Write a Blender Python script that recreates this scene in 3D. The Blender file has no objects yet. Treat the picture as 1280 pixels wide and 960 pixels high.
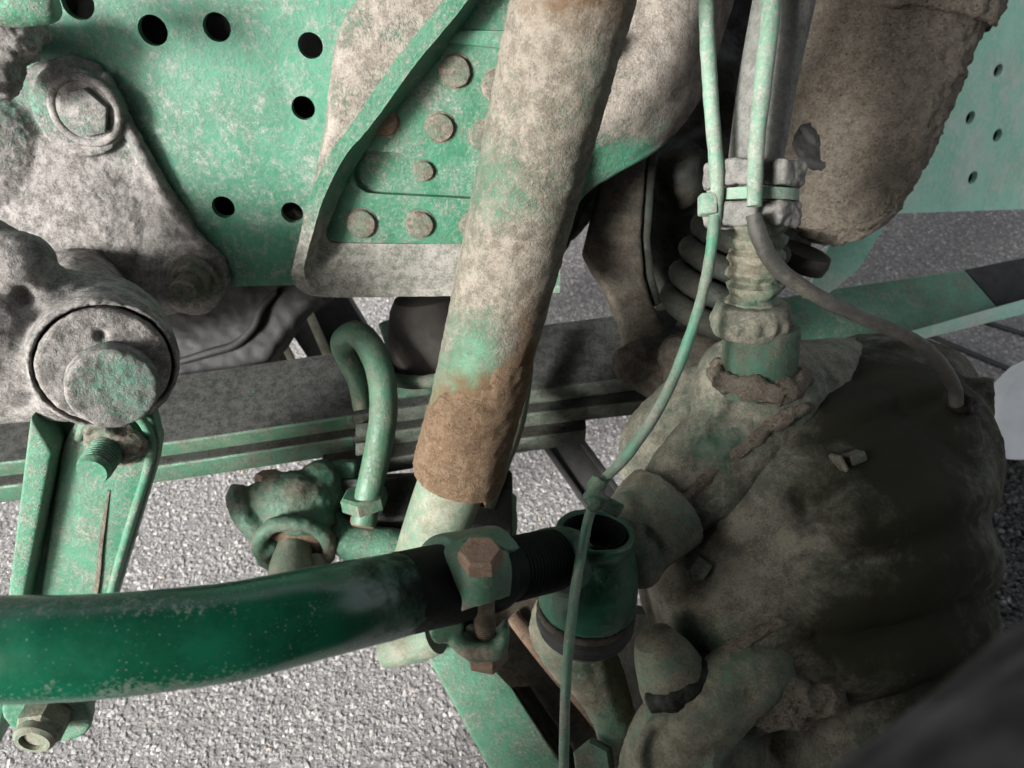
import bpy, bmesh, math, random
from mathutils import Vector, Matrix, noise
import numpy as np
random.seed(7)
C = bpy.context.scene
COL = C.collection
R = math.radians

# ------------------------------------------------------------------ camera, world, sun, exposure
F = 924.4                       # focal length in photo pixels (1280 wide)
TH = R(52)                      # camera pitch below the horizon
CAMZ = 1.20
cam = bpy.data.cameras.new('camera'); co = bpy.data.objects.new('camera', cam); COL.objects.link(co)
co.location = (0, 0, CAMZ); co.rotation_euler = (R(90) - TH, 0, 0)
cam.sensor_width = 36; cam.lens = 36 * F / 1280; cam.clip_start = .02; cam.clip_end = 400
cam.dof.use_dof = True; cam.dof.focus_distance = .64; cam.dof.aperture_fstop = 9
C.camera = co
SUN_EL, SUN_AZ = 24, 228        # azimuth: direction the light comes from, degrees clockwise from +Y
w = bpy.data.worlds.new('World'); C.world = w; w.use_nodes = True
nt = w.node_tree; bg = nt.nodes['Background']
sky = nt.nodes.new('ShaderNodeTexSky'); sky.sky_type = 'NISHITA'; sky.sun_disc = False
sky.sun_elevation = R(SUN_EL); sky.sun_rotation = R(SUN_AZ); sky.dust_density = 4; sky.air_density = 1.0; sky.ozone_density = .6
hs = nt.nodes.new('ShaderNodeHueSaturation'); hs.inputs['Saturation'].default_value = .25
nt.links.new(sky.outputs[0], hs.inputs['Color']); nt.links.new(hs.outputs[0], bg.inputs[0])
bg.inputs[1].default_value = .07
sl = bpy.data.lights.new('sun', 'SUN'); so = bpy.data.objects.new('sun', sl); COL.objects.link(so)
sl.energy = 2.3; sl.angle = R(14); sl.color = (1, .985, .955)
sd = Vector((math.sin(R(SUN_AZ)) * math.cos(R(SUN_EL)), math.cos(R(SUN_AZ)) * math.cos(R(SUN_EL)), math.sin(R(SUN_EL))))
so.rotation_euler = sd.to_track_quat('Z', 'Y').to_euler(); so.location = sd * 5
C.view_settings.view_transform = 'Standard'; C.view_settings.look = 'None'; C.view_settings.exposure = 2.08; C.view_settings.gamma = 1
C.cycles.max_bounces = 6; C.cycles.diffuse_bounces = 2; C.cycles.use_denoising = True

# ------------------------------------------------------------------ frames of reference
MC = Matrix.Rotation(R(90) - TH, 3, 'X')
O = Vector((0, 0, CAMZ))
def p(x, y, d): return O + MC @ Vector(((x - 640) / F * d, (480 - y) / F * d, -d))   # a point seen at photo pixel x, y, d metres deep
def V(x, y, z): return (MC @ Vector((x, y, z))).normalized()                          # right, up, towards the viewer
def px(q):
    c = MC.transposed() @ (q - O)
    return (640 + F * c.x / -c.z, 480 - F * c.y / -c.z, -c.z)
def m(pixels, d): return pixels * d / F
UP = Vector((0, 0, 1)); TOV = V(0, 0, 1)

# ------------------------------------------------------------------ mesh helpers
def frame(a):
    a = a.normalized(); u = a.cross(UP if abs(a.z) < .9 else Vector((1, 0, 0))).normalized(); return a, u, a.cross(u).normalized()
def cat(P, n):
    """Catmull-Rom through rows of Vectors / tuples"""
    A = [np.array(q, float) for q in P]; A = [2 * A[0] - A[1]] + A + [2 * A[-1] - A[-2]]; out = []
    for i in range(1, len(A) - 2):
        for k in range(n):
            t = k / n; a, b, c, d = A[i - 1:i + 3]
            out.append(.5 * (2 * b + (c - a) * t + (2 * a - 5 * b + 4 * c - d) * t * t + (3 * b - a - 3 * c + d) * t ** 3))
    out.append(A[-2]); return out
class MB:
    def __init__(s): s.v = []; s.f = []
    def add(s, vs, fs):
        b = len(s.v); s.v += [Vector(q) for q in vs]; s.f += [tuple(i + b for i in f) for f in fs]; return s
    def bm(s, b):
        b.verts.index_update(); s.add([v.co.copy() for v in b.verts], [[v.index for v in f.verts] for f in b.faces]); b.free(); return s
    def tube(s, path, seg=20, n=5, caps=True, wob=0, flat=1.0):
        """path: (point, radius) list"""
        pr = [tuple(q) + (r,) for q, r in path]
        pts = cat(pr, n) if n > 1 else [np.array(q) for q in pr]
        P3 = [Vector(q[:3]) for q in pts]; rr = [max(float(q[3]), 1e-4) for q in pts]
        t0 = (P3[1] - P3[0]).normalized(); _, u, _ = frame(t0); vs = []; N = len(P3)
        for i in range(N):
            t = (P3[min(i + 1, N - 1)] - P3[max(i - 1, 0)]).normalized()
            u = (u - t * u.dot(t)).normalized(); v = t.cross(u)
            for k in range(seg):
                a = 2 * math.pi * k / seg
                r = rr[i] * (1 + (wob * noise.noise(Vector((k * .7, i * .5, 3))) if wob else 0))
                vs.append(P3[i] + (u * math.cos(a) + v * math.sin(a) * flat) * r)
        fs = [(i * seg + k, i * seg + (k + 1) % seg, (i + 1) * seg + (k + 1) % seg, (i + 1) * seg + k) for i in range(N - 1) for k in range(seg)]
        if caps: fs += [tuple(range(seg - 1, -1, -1)), tuple((N - 1) * seg + k for k in range(seg))]
        return s.add(vs, fs)
    def lathe(s, c, axis, prof, seg=28, tw=0):
        """prof: (radius, height along axis); closed at both ends"""
        a, u, v = frame(axis); vs = []; N = len(prof)
        for i, (r, h) in enumerate(prof):
            for k in range(seg):
                t = 2 * math.pi * k / seg + tw
                vs.append(c + a * h + (u * math.cos(t) + v * math.sin(t)) * max(r, 1e-5))
        fs = [(i * seg + k, i * seg + (k + 1) % seg, (i + 1) * seg + (k + 1) % seg, (i + 1) * seg + k) for i in range(N - 1) for k in range(seg)]
        fs += [tuple(range(seg - 1, -1, -1)), tuple((N - 1) * seg + k for k in range(seg))]
        return s.add(vs, fs)
    def hexa(s, c, axis, r, h, tw=0.3):
        return s.lathe(c, axis, [(r * .97, 0), (r, .04 * h), (r, .84 * h), (r * .86, h)], 6, tw)
    def thread(s, c, axis, r, L, pitch):
        pr = []; k = int(L / pitch)
        for i in range(k): pr += [(r, i * pitch), (r, i * pitch + pitch * .25), (r * .82, i * pitch + pitch * .55), (r * .82, i * pitch + pitch * .75)]
        pr += [(r, k * pitch), (r * .85, L + pitch)]
        return s.lathe(c, axis, pr, 24)
    def torus(s, c, axis, R0, r0, a0=0, a1=360, seg=40, ts=12, ref=None):
        a, u, v = frame(axis)
        if ref is not None: u = (ref - a * ref.dot(a)).normalized(); v = a.cross(u)
        full = abs(a1 - a0) >= 360; n = seg if full else seg + 1; vs = []
        for i in range(n):
            t = R(a0 + (a1 - a0) * i / seg); e = u * math.cos(t) + v * math.sin(t)
            for k in range(ts):
                q = 2 * math.pi * k / ts; vs.append(c + e * (R0 + r0 * math.cos(q)) + a * r0 * math.sin(q))
        fs = [(i * ts + k, ((i + 1) % n) * ts + k, ((i + 1) % n) * ts + (k + 1) % ts, i * ts + (k + 1) % ts) for i in range(seg) for k in range(ts)]
        if not full: fs += [tuple(range(ts)), tuple(seg * ts + k for k in range(ts - 1, -1, -1))]
        return s.add(vs, fs)
    def ell(s, c, rx, ry, rz, ax=None, seg=24, rings=14):
        ex, ey, ez = ax or (V(1, 0, 0), V(0, 1, 0), V(0, 0, 1)); b = bmesh.new()
        bmesh.ops.create_uvsphere(b, u_segments=seg, v_segments=rings, radius=1)
        for v in b.verts: v.co = c + ex * v.co.x * rx + ey * v.co.y * ry + ez * v.co.z * rz
        return s.bm(b)
    def prism(s, pts, ext, bev=0, segs=2):
        b = bmesh.new(); vs = [b.verts.new(q) for q in pts]; f = b.faces.new(vs); f.normal_update()
        r = bmesh.ops.extrude_face_region(b, geom=[f])
        bmesh.ops.translate(b, verts=[g for g in r['geom'] if isinstance(g, bmesh.types.BMVert)], vec=ext)
        bmesh.ops.recalc_face_normals(b, faces=b.faces)
        if bev:
            bmesh.ops.bevel(b, geom=list(b.edges), offset=bev, segments=segs, affect='EDGES', profile=.5, clamp_overlap=True)
        return s.bm(b)
    def box(s, c, ex, ey, ez, bev=0):
        """ex, ey, ez: full-size edge vectors"""
        q = c - (ex + ey + ez) / 2
        return s.prism([q, q + ex, q + ex + ey, q + ey], ez, bev)
    def loft(s, rows, back, n=4, nr=None):
        """rows of equal length -> smooth sheet, thickened along the vector back"""
        G = [cat([tuple(q) for q in r], n) for r in rows]
        cols = [cat([g[j] for g in G], nr or n) for j in range(len(G[0]))]
        nj, ni = len(cols), len(cols[0]); vs = [Vector(cols[j][i]) for j in range(nj) for i in range(ni)]
        vs += [q + back for q in vs]; K = nj * ni; fs = []
        for j in range(nj - 1):
            for i in range(ni - 1):
                a = j * ni + i; fs.append((a, a + 1, a + ni + 1, a + ni)); fs.append((a + K + ni, a + K + ni + 1, a + K + 1, a + K))
        for i in range(ni - 1):
            a = i; fs.append((a + K, a + K + 1, a + 1, a)); a = (nj - 1) * ni + i; fs.append((a, a + 1, a + 1 + K, a + K))
        for j in range(nj - 1):
            a = j * ni; fs.append((a, a + ni, a + ni + K, a + K)); a = j * ni + ni - 1; fs.append((a + K, a + ni + K, a + ni, a))
        return s.add(vs, fs)
def to_mesh(mb, name, sharp=38):
    me = bpy.data.meshes.new(name); me.from_pydata([tuple(q) for q in mb.v], [], mb.f)
    b = bmesh.new(); b.from_mesh(me); bmesh.ops.recalc_face_normals(b, faces=b.faces)
    for f in b.faces: f.smooth = True
    for e in b.edges:
        if len(e.link_faces) == 2 and e.calc_face_angle(0) > R(sharp): e.smooth = False
    b.to_mesh(me); b.free(); return me
def fuse(mb, voxel=.004, smooth=6, sharp=180):
    """melt overlapping shapes into one cast skin"""
    me = to_mesh(mb, 'tmp'); o = bpy.data.objects.new('tmp', me); COL.objects.link(o)
    r = o.modifiers.new('r', 'REMESH'); r.mode = 'VOXEL'; r.voxel_size = voxel; r.use_smooth_shade = True
    if smooth: q = o.modifiers.new('s', 'SMOOTH'); q.factor = .5; q.iterations = smooth
    dg = bpy.context.evaluated_depsgraph_get(); ev = o.evaluated_get(dg); me2 = bpy.data.meshes.new_from_object(ev)
    bpy.data.objects.remove(o); bpy.data.meshes.remove(me)
    for f in me2.polygons: f.use_smooth = True
    return me2
def rough(me, layers, dents=()):
    """push vertices along their normals: layers (frequency, height, octaves); dents (px, py, radius px, depth)"""
    nv = [v.normal.copy() for v in me.vertices]
    for v, n in zip(me.vertices, nv):
        h = 0
        for fr, amp, oc in layers: h += amp * noise.fractal(v.co * fr, .8, 2.1, oc)
        if dents:
            x, y, d = px(v.co)
            for a, b, r, dep in dents:
                k = ((x - a) ** 2 + (y - b) ** 2) / (r * r)
                if k < 4: h += dep * math.exp(-k * 1.5)
        v.co = v.co + n * h
    me.update(); return me
def spots(me, lst, nm='dirt'):
    """dirt thickness, stains or painted shade laid on the thing: (px, py, rx, ry, amount)"""
    at = me.attributes.new(nm, 'FLOAT', 'POINT'); out = []
    for v in me.vertices:
        x, y, d = px(v.co); a = 0
        for cx, cy, rx, ry, am in lst: 
            k = ((x - cx) / rx) ** 2 + ((y - cy) / ry) ** 2
            if k < 6: a += am * math.exp(-k)
        out.append(a)
    at.data.foreach_set('value', out); return me
def ridge(me, lines):
    """cast ribs and valleys: (x0, y0, x1, y1, half width px, height, share over which it rises out of the skin)"""
    nv = [v.normal.copy() for v in me.vertices]
    for v, n in zip(me.vertices, nv):
        if n.dot(TOV) < .05: continue
        x, y, d = px(v.co); h = 0
        for x0, y0, x1, y1, w_, hh, fd in lines:
            L = math.hypot(x1 - x0, y1 - y0); ux, uy = (x1 - x0) / L, (y1 - y0) / L
            a = ((x - x0) * ux + (y - y0) * uy) / L; b = (x - x0) * -uy + (y - y0) * ux
            f = max(0, min(1, a / fd)) * max(0, min(1, (1.05 - a) / .1)); f = f * f * (3 - 2 * f)
            h += hh * f * math.exp(-(b / w_) ** 2)
        v.co = v.co + n * h
    me.update(); return me
def dense(me, cuts=2):
    b = bmesh.new(); b.from_mesh(me); bmesh.ops.subdivide_edges(b, edges=b.edges, cuts=cuts, use_grid_fill=True); b.to_mesh(me); b.free(); return me

def thing(name, label, catg, loc, group=None):
    o = bpy.data.objects.new(name, None); COL.objects.link(o); o.location = loc; o.empty_display_size = .02
    o['label'] = label; o['category'] = catg
    if group: o['group'] = group
    return o
def root_loc(o):
    l = Vector((0, 0, 0))
    while o is not None: l += o.location; o = o.parent
    return l
def part(name, mb, mat, parent=None, label=None, catg=None, group=None, kind=None, sharp=38):
    me = mb if isinstance(mb, bpy.types.Mesh) else to_mesh(mb, name, sharp)
    me.name = name
    o = bpy.data.objects.new(name, me); COL.objects.link(o); me.materials.append(mat)
    if parent is not None: 
        off = root_loc(parent); o.parent = parent
    else:
        off = sum((v.co for v in me.vertices), Vector()) / max(1, len(me.vertices)); o.location = off
    me.transform(Matrix.Translation(-off))
    if label: o['label'] = label
    if catg: o['category'] = catg
    if group: o['group'] = group
    if kind: o['kind'] = kind
    return o

# ------------------------------------------------------------------ materials
class NT:
    def __init__(s, name):
        s.m = bpy.data.materials.new(name); s.m.use_nodes = True; s.t = s.m.node_tree; s.b = s.t.nodes['Principled BSDF']
        s.tc = s.t.nodes.new('ShaderNodeTexCoord').outputs['Object']
    def lk(s, a, b): 
        if hasattr(a, 'is_linked'): s.t.links.new(a, b)
        else: b.default_value = a
    def noise(s, sc, det=6, ro=.6, dist=0, off=0, stretch=None):
        n = s.t.nodes.new('ShaderNodeTexNoise'); n.inputs['Scale'].default_value = sc; n.inputs['Detail'].default_value = det
        n.inputs['Roughness'].default_value = ro; n.inputs['Distortion'].default_value = dist
        mp = s.t.nodes.new('ShaderNodeMapping'); mp.inputs['Location'].default_value = (off, off * 1.7, -off)
        if stretch: mp.inputs['Scale'].default_value = stretch
        s.lk(s.tc, mp.inputs[0]); s.lk(mp.outputs[0], n.inputs['Vector']); return n.outputs['Fac']
    def vor(s, sc, feat='F1', rnd=1, wobble=.0):
        n = s.t.nodes.new('ShaderNodeTexVoronoi'); n.inputs['Scale'].default_value = sc; n.feature = feat; n.inputs['Randomness'].default_value = rnd
        if wobble:
            k = s.t.nodes.new('ShaderNodeTexNoise'); k.inputs['Scale'].default_value = sc * 1.5; s.lk(s.tc, k.inputs['Vector'])
            mx = s.t.nodes.new('ShaderNodeMix'); mx.data_type = 'VECTOR'; mx.inputs[0].default_value = wobble
            s.lk(s.tc, mx.inputs[4]); s.lk(k.outputs['Color'], mx.inputs[5]); s.lk(mx.outputs[1], n.inputs['Vector'])
        else: s.lk(s.tc, n.inputs['Vector'])
        return n.outputs['Distance'] 
    def math(s, op, a, b=0.0):
        n = s.t.nodes.new('ShaderNodeMath'); n.operation = op; s.lk(a, n.inputs[0]); s.lk(b, n.inputs[1]); return n.outputs[0]
    def step(s, x, a, b, lo=0, hi=1):
        n = s.t.nodes.new('ShaderNodeMapRange'); n.interpolation_type = 'SMOOTHSTEP'; s.lk(x, n.inputs[0])
        n.inputs[1].default_value = a; n.inputs[2].default_value = b; n.inputs[3].default_value = lo; n.inputs[4].default_value = hi; return n.outputs[0]
    def mix(s, f, a, b):
        n = s.t.nodes.new('ShaderNodeMix'); n.data_type = 'RGBA'; s.lk(f, n.inputs[0])
        for q, i in ((a, 6), (b, 7)): s.lk(q if hasattr(q, 'is_linked') else (*q, 1), n.inputs[i])
        return n.outputs[2]
    def mixf(s, f, a, b):
        n = s.t.nodes.new('ShaderNodeMix'); s.lk(f, n.inputs[0]); s.lk(a, n.inputs[2]); s.lk(b, n.inputs[3]); return n.outputs[0]
    def attr(s, nm='dirt'):
        n = s.t.nodes.new('ShaderNodeAttribute'); n.attribute_name = nm; return n.outputs['Fac']
    def bump(s, h, st, dist=.002):
        n = s.t.nodes.new('ShaderNodeBump'); n.inputs['Strength'].default_value = st; n.inputs['Distance'].default_value = dist
        s.lk(h, n.inputs['Height']); s.lk(n.outputs[0], s.b.inputs['Normal'])
GREEN = (.008, .135, .062); GREEN2 = (.04, .22, .12); MINT = (.12, .40, .27)
DUST = (.42, .38, .345); DUST2 = (.26, .225, .195); TAN = (.30, .25, .20); BROWN = (.13, .098, .072)
def dirty(name, paint=GREEN, paint2=GREEN2, dust=DUST, dust2=DUST2, cover=.5, sc=22, sharp=.07, fine=.4, rough=(.42, .93), bump=.5, bd=.002,
          rust=0, rustc=(.16, .065, .03), grime=0, grimec=(.02, .018, .015), clean=0, spec=.4, grain=420, film=.22, stain_shade=False, specks=True, stain_shade_c=(.006, .009, .006)):
    s = NT(name); nA = s.noise(sc, 7, .62, .3); nB = s.noise(sc * 8, 6, .72, .2, 3.1); nG = s.noise(grain, 4, .7, 0, 5)
    h = s.math('ADD', s.math('ADD', s.math('MULTIPLY', nA, 1 - fine), s.math('MULTIPLY', nB, fine)), s.attr())
    thr = .5 + (.5 - cover) * .5
    mk = s.step(h, thr - sharp, thr + sharp)
    if clean:                                              # drops and runs that washed round clean patches
        v = s.vor(clean, wobble=.02); mk = s.math('MULTIPLY', mk, s.step(s.math('ADD', v, s.math('MULTIPLY', s.noise(clean * 3, 4, .6, 0, 9), .5)), .40, .58, .08, 1))
    pc = s.mix(s.step(s.noise(sc * .7, 5, .6, 0, 1.3), .38, .62), paint, paint2)
    if film: pc = s.mix(s.step(nB, .3, .7, film * .4, film * 1.6), pc, dust)
    dc = s.mix(s.step(s.math('ADD', s.math('MULTIPLY', s.noise(sc * 2.5, 6, .7, 0, 2.2), .6), s.math('MULTIPLY', nG, .4)), .40, .60), dust2, dust)
    col = s.mix(mk, pc, dc)
    if rust: col = s.mix(s.step(s.noise(sc * 1.2, 7, .7, .4, 6.6), .72 - rust * .4, .80 - rust * .4), col, rustc)
    if grime: col = s.mix(s.step(s.noise(sc * .9, 7, .7, .2, 8.8), .78 - grime * .5, .86 - grime * .35), col, grimec)
    if specks:
        v1 = s.vor(300); v2 = s.vor(150); gate = s.step(nA, .42, .58)
        col = s.mix(s.math('MULTIPLY', s.step(v1, .20, .08), s.math('MULTIPLY', gate, .55)), col, tuple(min(.6, q * 1.5) for q in dust))
        col = s.mix(s.math('MULTIPLY', s.step(v2, .15, .06), s.math('MULTIPLY', s.step(nB, .45, .62), .75)), col, tuple(q * .22 for q in dust2))
    if stain_shade:  # stain mask, also carries the shade painted on the axle housing
        om = s.step(s.math('ADD', s.attr('stain_shade'), s.math('MULTIPLY', s.noise(sc * 1.5, 8, .72, .3, 12), 1.3)), .72, 1.38)
        col = s.mix(om, col, stain_shade if stain_shade is not True else stain_shade_c); mk = s.math('MULTIPLY', mk, s.math('SUBTRACT', 1, s.math('MULTIPLY', om, .6))); mk = s.math('MAXIMUM', mk, s.math('MULTIPLY', om, .75 if stain_shade is True else .95))
    s.lk(col, s.b.inputs['Base Color']); s.lk(s.mixf(mk, rough[0], rough[1]), s.b.inputs['Roughness'])
    sp_ = s.mixf(mk, spec, .10)
    if stain_shade: sp_ = s.mixf(om, sp_, .07)
    s.lk(sp_, s.b.inputs['Specular IOR Level'])
    hh = s.math('ADD', s.math('MULTIPLY', mk, .35), s.math('ADD', s.math('MULTIPLY', nB, .8), s.math('MULTIPLY', s.math('MULTIPLY', nG, mk), .55)))
    s.bump(hh, bump, bd); return s.m
def plain(name, c, c2=None, rough=.6, bump=.3, sc=60, metal=0, spec=.4):
    s = NT(name); n = s.noise(sc, 7, .65); s.lk(s.mix(s.step(n, .38, .62), c, c2 or tuple(q * .6 for q in c)), s.b.inputs['Base Color'])
    s.b.inputs['Roughness'].default_value = rough; s.b.inputs['Metallic'].default_value = metal; s.b.inputs['Specular IOR Level'].default_value = spec
    s.bump(s.noise(sc * 5, 5, .7), bump); return s.m
def crusty(name, a, b, sc=45, bump=1, bd=.006, dark=(.05, .036, .026)):
    s = NT(name); n = s.noise(sc, 8, .75, .6); n2 = s.noise(sc * 4, 7, .75, .3, 4); v = s.vor(sc * 3, wobble=.03)
    col = s.mix(s.step(n, .36, .64), a, b); col = s.mix(s.step(n2, .54, .66), col, tuple(min(1, q * 1.35) for q in b)); col = s.mix(s.step(n2, .46, .33), col, dark)
    s.lk(col, s.b.inputs['Base Color']); s.b.inputs['Roughness'].default_value = .95; s.b.inputs['Specular IOR Level'].default_value = .25
    s.bump(s.math('ADD', s.math('ADD', n2, n), s.math('MULTIPLY', v, .5)), bump, bd); return s.m
M = {}
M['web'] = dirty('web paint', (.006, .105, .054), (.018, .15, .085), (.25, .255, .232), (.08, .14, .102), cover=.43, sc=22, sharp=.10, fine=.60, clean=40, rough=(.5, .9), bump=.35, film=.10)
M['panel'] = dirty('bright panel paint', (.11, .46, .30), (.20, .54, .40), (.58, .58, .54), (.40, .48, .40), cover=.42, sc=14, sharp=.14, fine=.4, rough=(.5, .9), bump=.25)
M['gusset'] = dirty('gusset paint', (.005, .10, .047), (.014, .13, .068), (.26, .245, .22), (.11, .115, .095), cover=.38, sc=34, sharp=.10, fine=.6, rust=.14, bump=.4, film=.08)
M['cast'] = dirty('dust on casting', (.012, .11, .065), (.04, .16, .105), (.255, .24, .228), (.105, .098, .092), cover=.77, sc=26, sharp=.10, fine=.62, bump=.8, bd=.002, rust=.08, rustc=(.20, .135, .08), grain=520)
M['shock'] = dirty('dust on shock tube', (.008, .10, .05), (.025, .14, .078), (.205, .183, .152), (.105, .092, .074), cover=.70, sc=30, sharp=.15, fine=.62, bump=.8, bd=.002, grain=600, stain_shade=(.105, .068, .04))
M['rod'] = dirty('worn lower tube', (.025, .125, .07), (.06, .165, .105), (.22, .205, .165), (.13, .12, .09), cover=.55, sc=24, sharp=.14, fine=.5, rust=.16, bump=.35)
M['mud'] = crusty('dried mud', (.22, .187, .145), (.36, .312, .25), 80, 1, .008)
M['rustmud'] = crusty('brown mud', (.13, .085, .05), (.22, .15, .095), 80, .9, .004)
M['gloss'] = dirty('glossy green', (.0015, .06, .029), (.002, .085, .043), (.16, .2, .16), (.08, .12, .095), cover=.15, sc=40, sharp=.05, fine=.7, rough=(.22, .7), bump=.14, bd=.001, grime=.12, spec=.5, film=.03, stain_shade=True)
M['deep'] = dirty('deep green', (.002, .042, .022), (.004, .058, .032), (.12, .13, .10), (.06, .07, .05), cover=.30, sc=26, sharp=.12, fine=.5, rough=(.35, .85), bump=.25, film=.05)
M['olive'] = dirty('grey green dirt', (.03, .13, .08), (.06, .16, .105), (.23, .215, .165), (.13, .12, .09), cover=.62, sc=22, sharp=.12, fine=.4, rust=.14, bump=.6)
M['arm'] = dirty('arm paint', (.012, .13, .066), (.035, .175, .10), (.27, .255, .225), (.13, .12, .1), cover=.42, sc=34, sharp=.09, fine=.65, bump=.5, film=.08)
M['green'] = dirty('worn green', (.006, .085, .042), (.016, .115, .062), (.20, .18, .145), (.10, .09, .07), cover=.36, sc=30, sharp=.10, fine=.45, rust=.12, bump=.4)
M['dgreen'] = dirty('grimy green', (.008, .085, .048), (.015, .12, .07), (.13, .12, .095), (.07, .062, .05), cover=.50, sc=24, sharp=.12, fine=.4, rust=.1, bump=.5)
M['spring'] = dirty('spring steel', (.008, .08, .045), (.012, .10, .06), (.058, .059, .055), (.024, .0245, .0235), cover=.80, sc=34, sharp=.10, fine=.5, bump=.6)
M['edge'] = dirty('leaf edge paint', (.006, .095, .047), (.015, .125, .068), (.15, .135, .11), (.08, .07, .058), cover=.44, sc=34, sharp=.1, fine=.5, bump=.4)
M['greyedge'] = dirty('leaf edge grime', (.010, .028, .019), (.015, .037, .025), (.115, .12, .10), (.06, .066, .055), cover=.60, sc=30, sharp=.1, fine=.5, bump=.4)
M['dark'] = dirty('dark oily dirt and shade', (.008, .012, .009), (.011, .018, .013), (.032, .028, .022), (.016, .014, .0115), cover=.5, sc=25, sharp=.12, rough=(.55, .9), bump=.5, film=.1)
M['brown'] = dirty('brown dust on iron', (.015, .02, .015), (.02, .027, .02), (.07, .06, .047), (.033, .028, .022), cover=.66, sc=26, sharp=.12, fine=.5, bump=.6, film=.1)
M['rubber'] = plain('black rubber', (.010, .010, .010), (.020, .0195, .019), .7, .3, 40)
M['bump'] = plain('bump rubber', (.035, .031, .026), (.02, .018, .015), .85, .3, 30)
M['diff'] = dirty('dusty housing', (.010, .05, .03), (.018, .07, .043), (.225, .213, .17), (.105, .099, .079), cover=.64, sc=17, sharp=.13, fine=.5, rust=.10, bump=.6, grime=.22, stain_shade=True, stain_shade_c=(.024, .024, .016), rough=(.55, .9), grain=500, spec=.3)
M['hose'] = dirty('grey hose', (.11, .14, .12), (.14, .17, .14), (.20, .192, .18), (.115, .112, .104), cover=.66, sc=40, sharp=.14, fine=.6, bump=.25)
M['pipe'] = dirty('pale green pipe', (.035, .19, .11), (.09, .26, .17), (.32, .315, .28), (.2, .205, .175), cover=.50, sc=44, sharp=.09, fine=.6, bump=.3)
M['cable'] = dirty('green cable', (.012, .14, .075), (.03, .20, .12), (.24, .23, .2), (.15, .14, .12), cover=.45, sc=26, sharp=.12, rough=(.35, .8), bump=.25)
M['blackcable'] = dirty('dirty black cable', (.02, .022, .02), (.03, .032, .03), (.12, .11, .095), (.07, .065, .055), cover=.5, sc=26, sharp=.12, bump=.3)
M['rust'] = dirty('rusty bolt', (.11, .06, .035), (.16, .09, .055), (.26, .2, .15), (.1, .07, .05), cover=.45, sc=60, sharp=.12, bump=.6, rough=(.6, .9))
M['thread'] = plain('bolt thread', (.13, .105, .075), (.06, .05, .035), .5, .3, 80, .5)
M['rivet'] = dirty('rivet dirt', (.02, .10, .06), (.05, .13, .085), (.22, .19, .16), (.11, .085, .065), cover=.58, sc=70, sharp=.12, rust=.2, bump=.7)
M['blackgreen'] = dirty('oily black and shade over green', (.002, .004, .003), (.003, .007, .005), (.03, .025, .019), (.014, .012, .0095), cover=.18, sc=28, sharp=.1, rough=(.6, .9), bump=.5, film=.03, spec=.12)
M['palegrey'] = plain('pale panel', (.62, .63, .64), (.55, .56, .57), .5, .15, 14)
M['near'] = plain('grey dusty rubber', (.075, .075, .077), (.012, .012, .0125), .9, .6, 28)
M['yellow'] = plain('pale weathered edge', (.40, .40, .30), (.26, .26, .2), .8, .3, 40)
M['tower'] = dirty('dust on tower', (.01, .15, .08), (.02, .19, .11), (.25, .225, .195), (.13, .115, .098), cover=.74, sc=24, sharp=.1, fine=.5, bump=.9, bd=.003)
# ground
s = NT('asphalt binder'); s.lk(s.mix(s.step(s.noise(180, 6, .7), .35, .65), (.17, .163, .16), (.27, .262, .258)), s.b.inputs['Base Color'])
s.b.inputs['Roughness'].default_value = .95; s.bump(s.noise(240, 6, .7), 1, .006); M['asphalt'] = s.m
def chips(name, cols, rough=.75, spec=.4, dirtc=(.28, .265, .255)):
    s = NT(name); oi = s.t.nodes.new('ShaderNodeObjectInfo'); cr = s.t.nodes.new('ShaderNodeValToRGB'); e = cr.color_ramp.elements
    cr.color_ramp.interpolation = 'LINEAR'
    while len(e) < len(cols): e.new(.5)
    for k, (pos, c) in enumerate(cols): e[k].position = pos; e[k].color = (*c, 1)
    s.lk(oi.outputs['Random'], cr.inputs[0]); n = s.noise(2.5, 4, .6)
    s.lk(s.mix(s.step(n, .3, .7, 0, .35), cr.outputs[0], dirtc), s.b.inputs['Base Color'])
    s.b.inputs['Roughness'].default_value = rough; s.b.inputs['Specular IOR Level'].default_value = spec
    s.bump(s.noise(6, 5, .7), .5, .3); return s.m
M['chip'] = chips('stone chips', [(0, (.15, .145, .143)), (.25, (.255, .247, .245)), (.65, (.34, .33, .325)), (.88, (.42, .405, .395)), (.975, (.62, .60, .58)), (1, (.42, .33, .26))])
M['blackchip'] = chips('black chips', [(0, (.012, .012, .013)), (.6, (.03, .03, .032)), (.9, (.08, .08, .085)), (1, (.2, .2, .2))], .38, .6, (.02, .02, .02))

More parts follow.
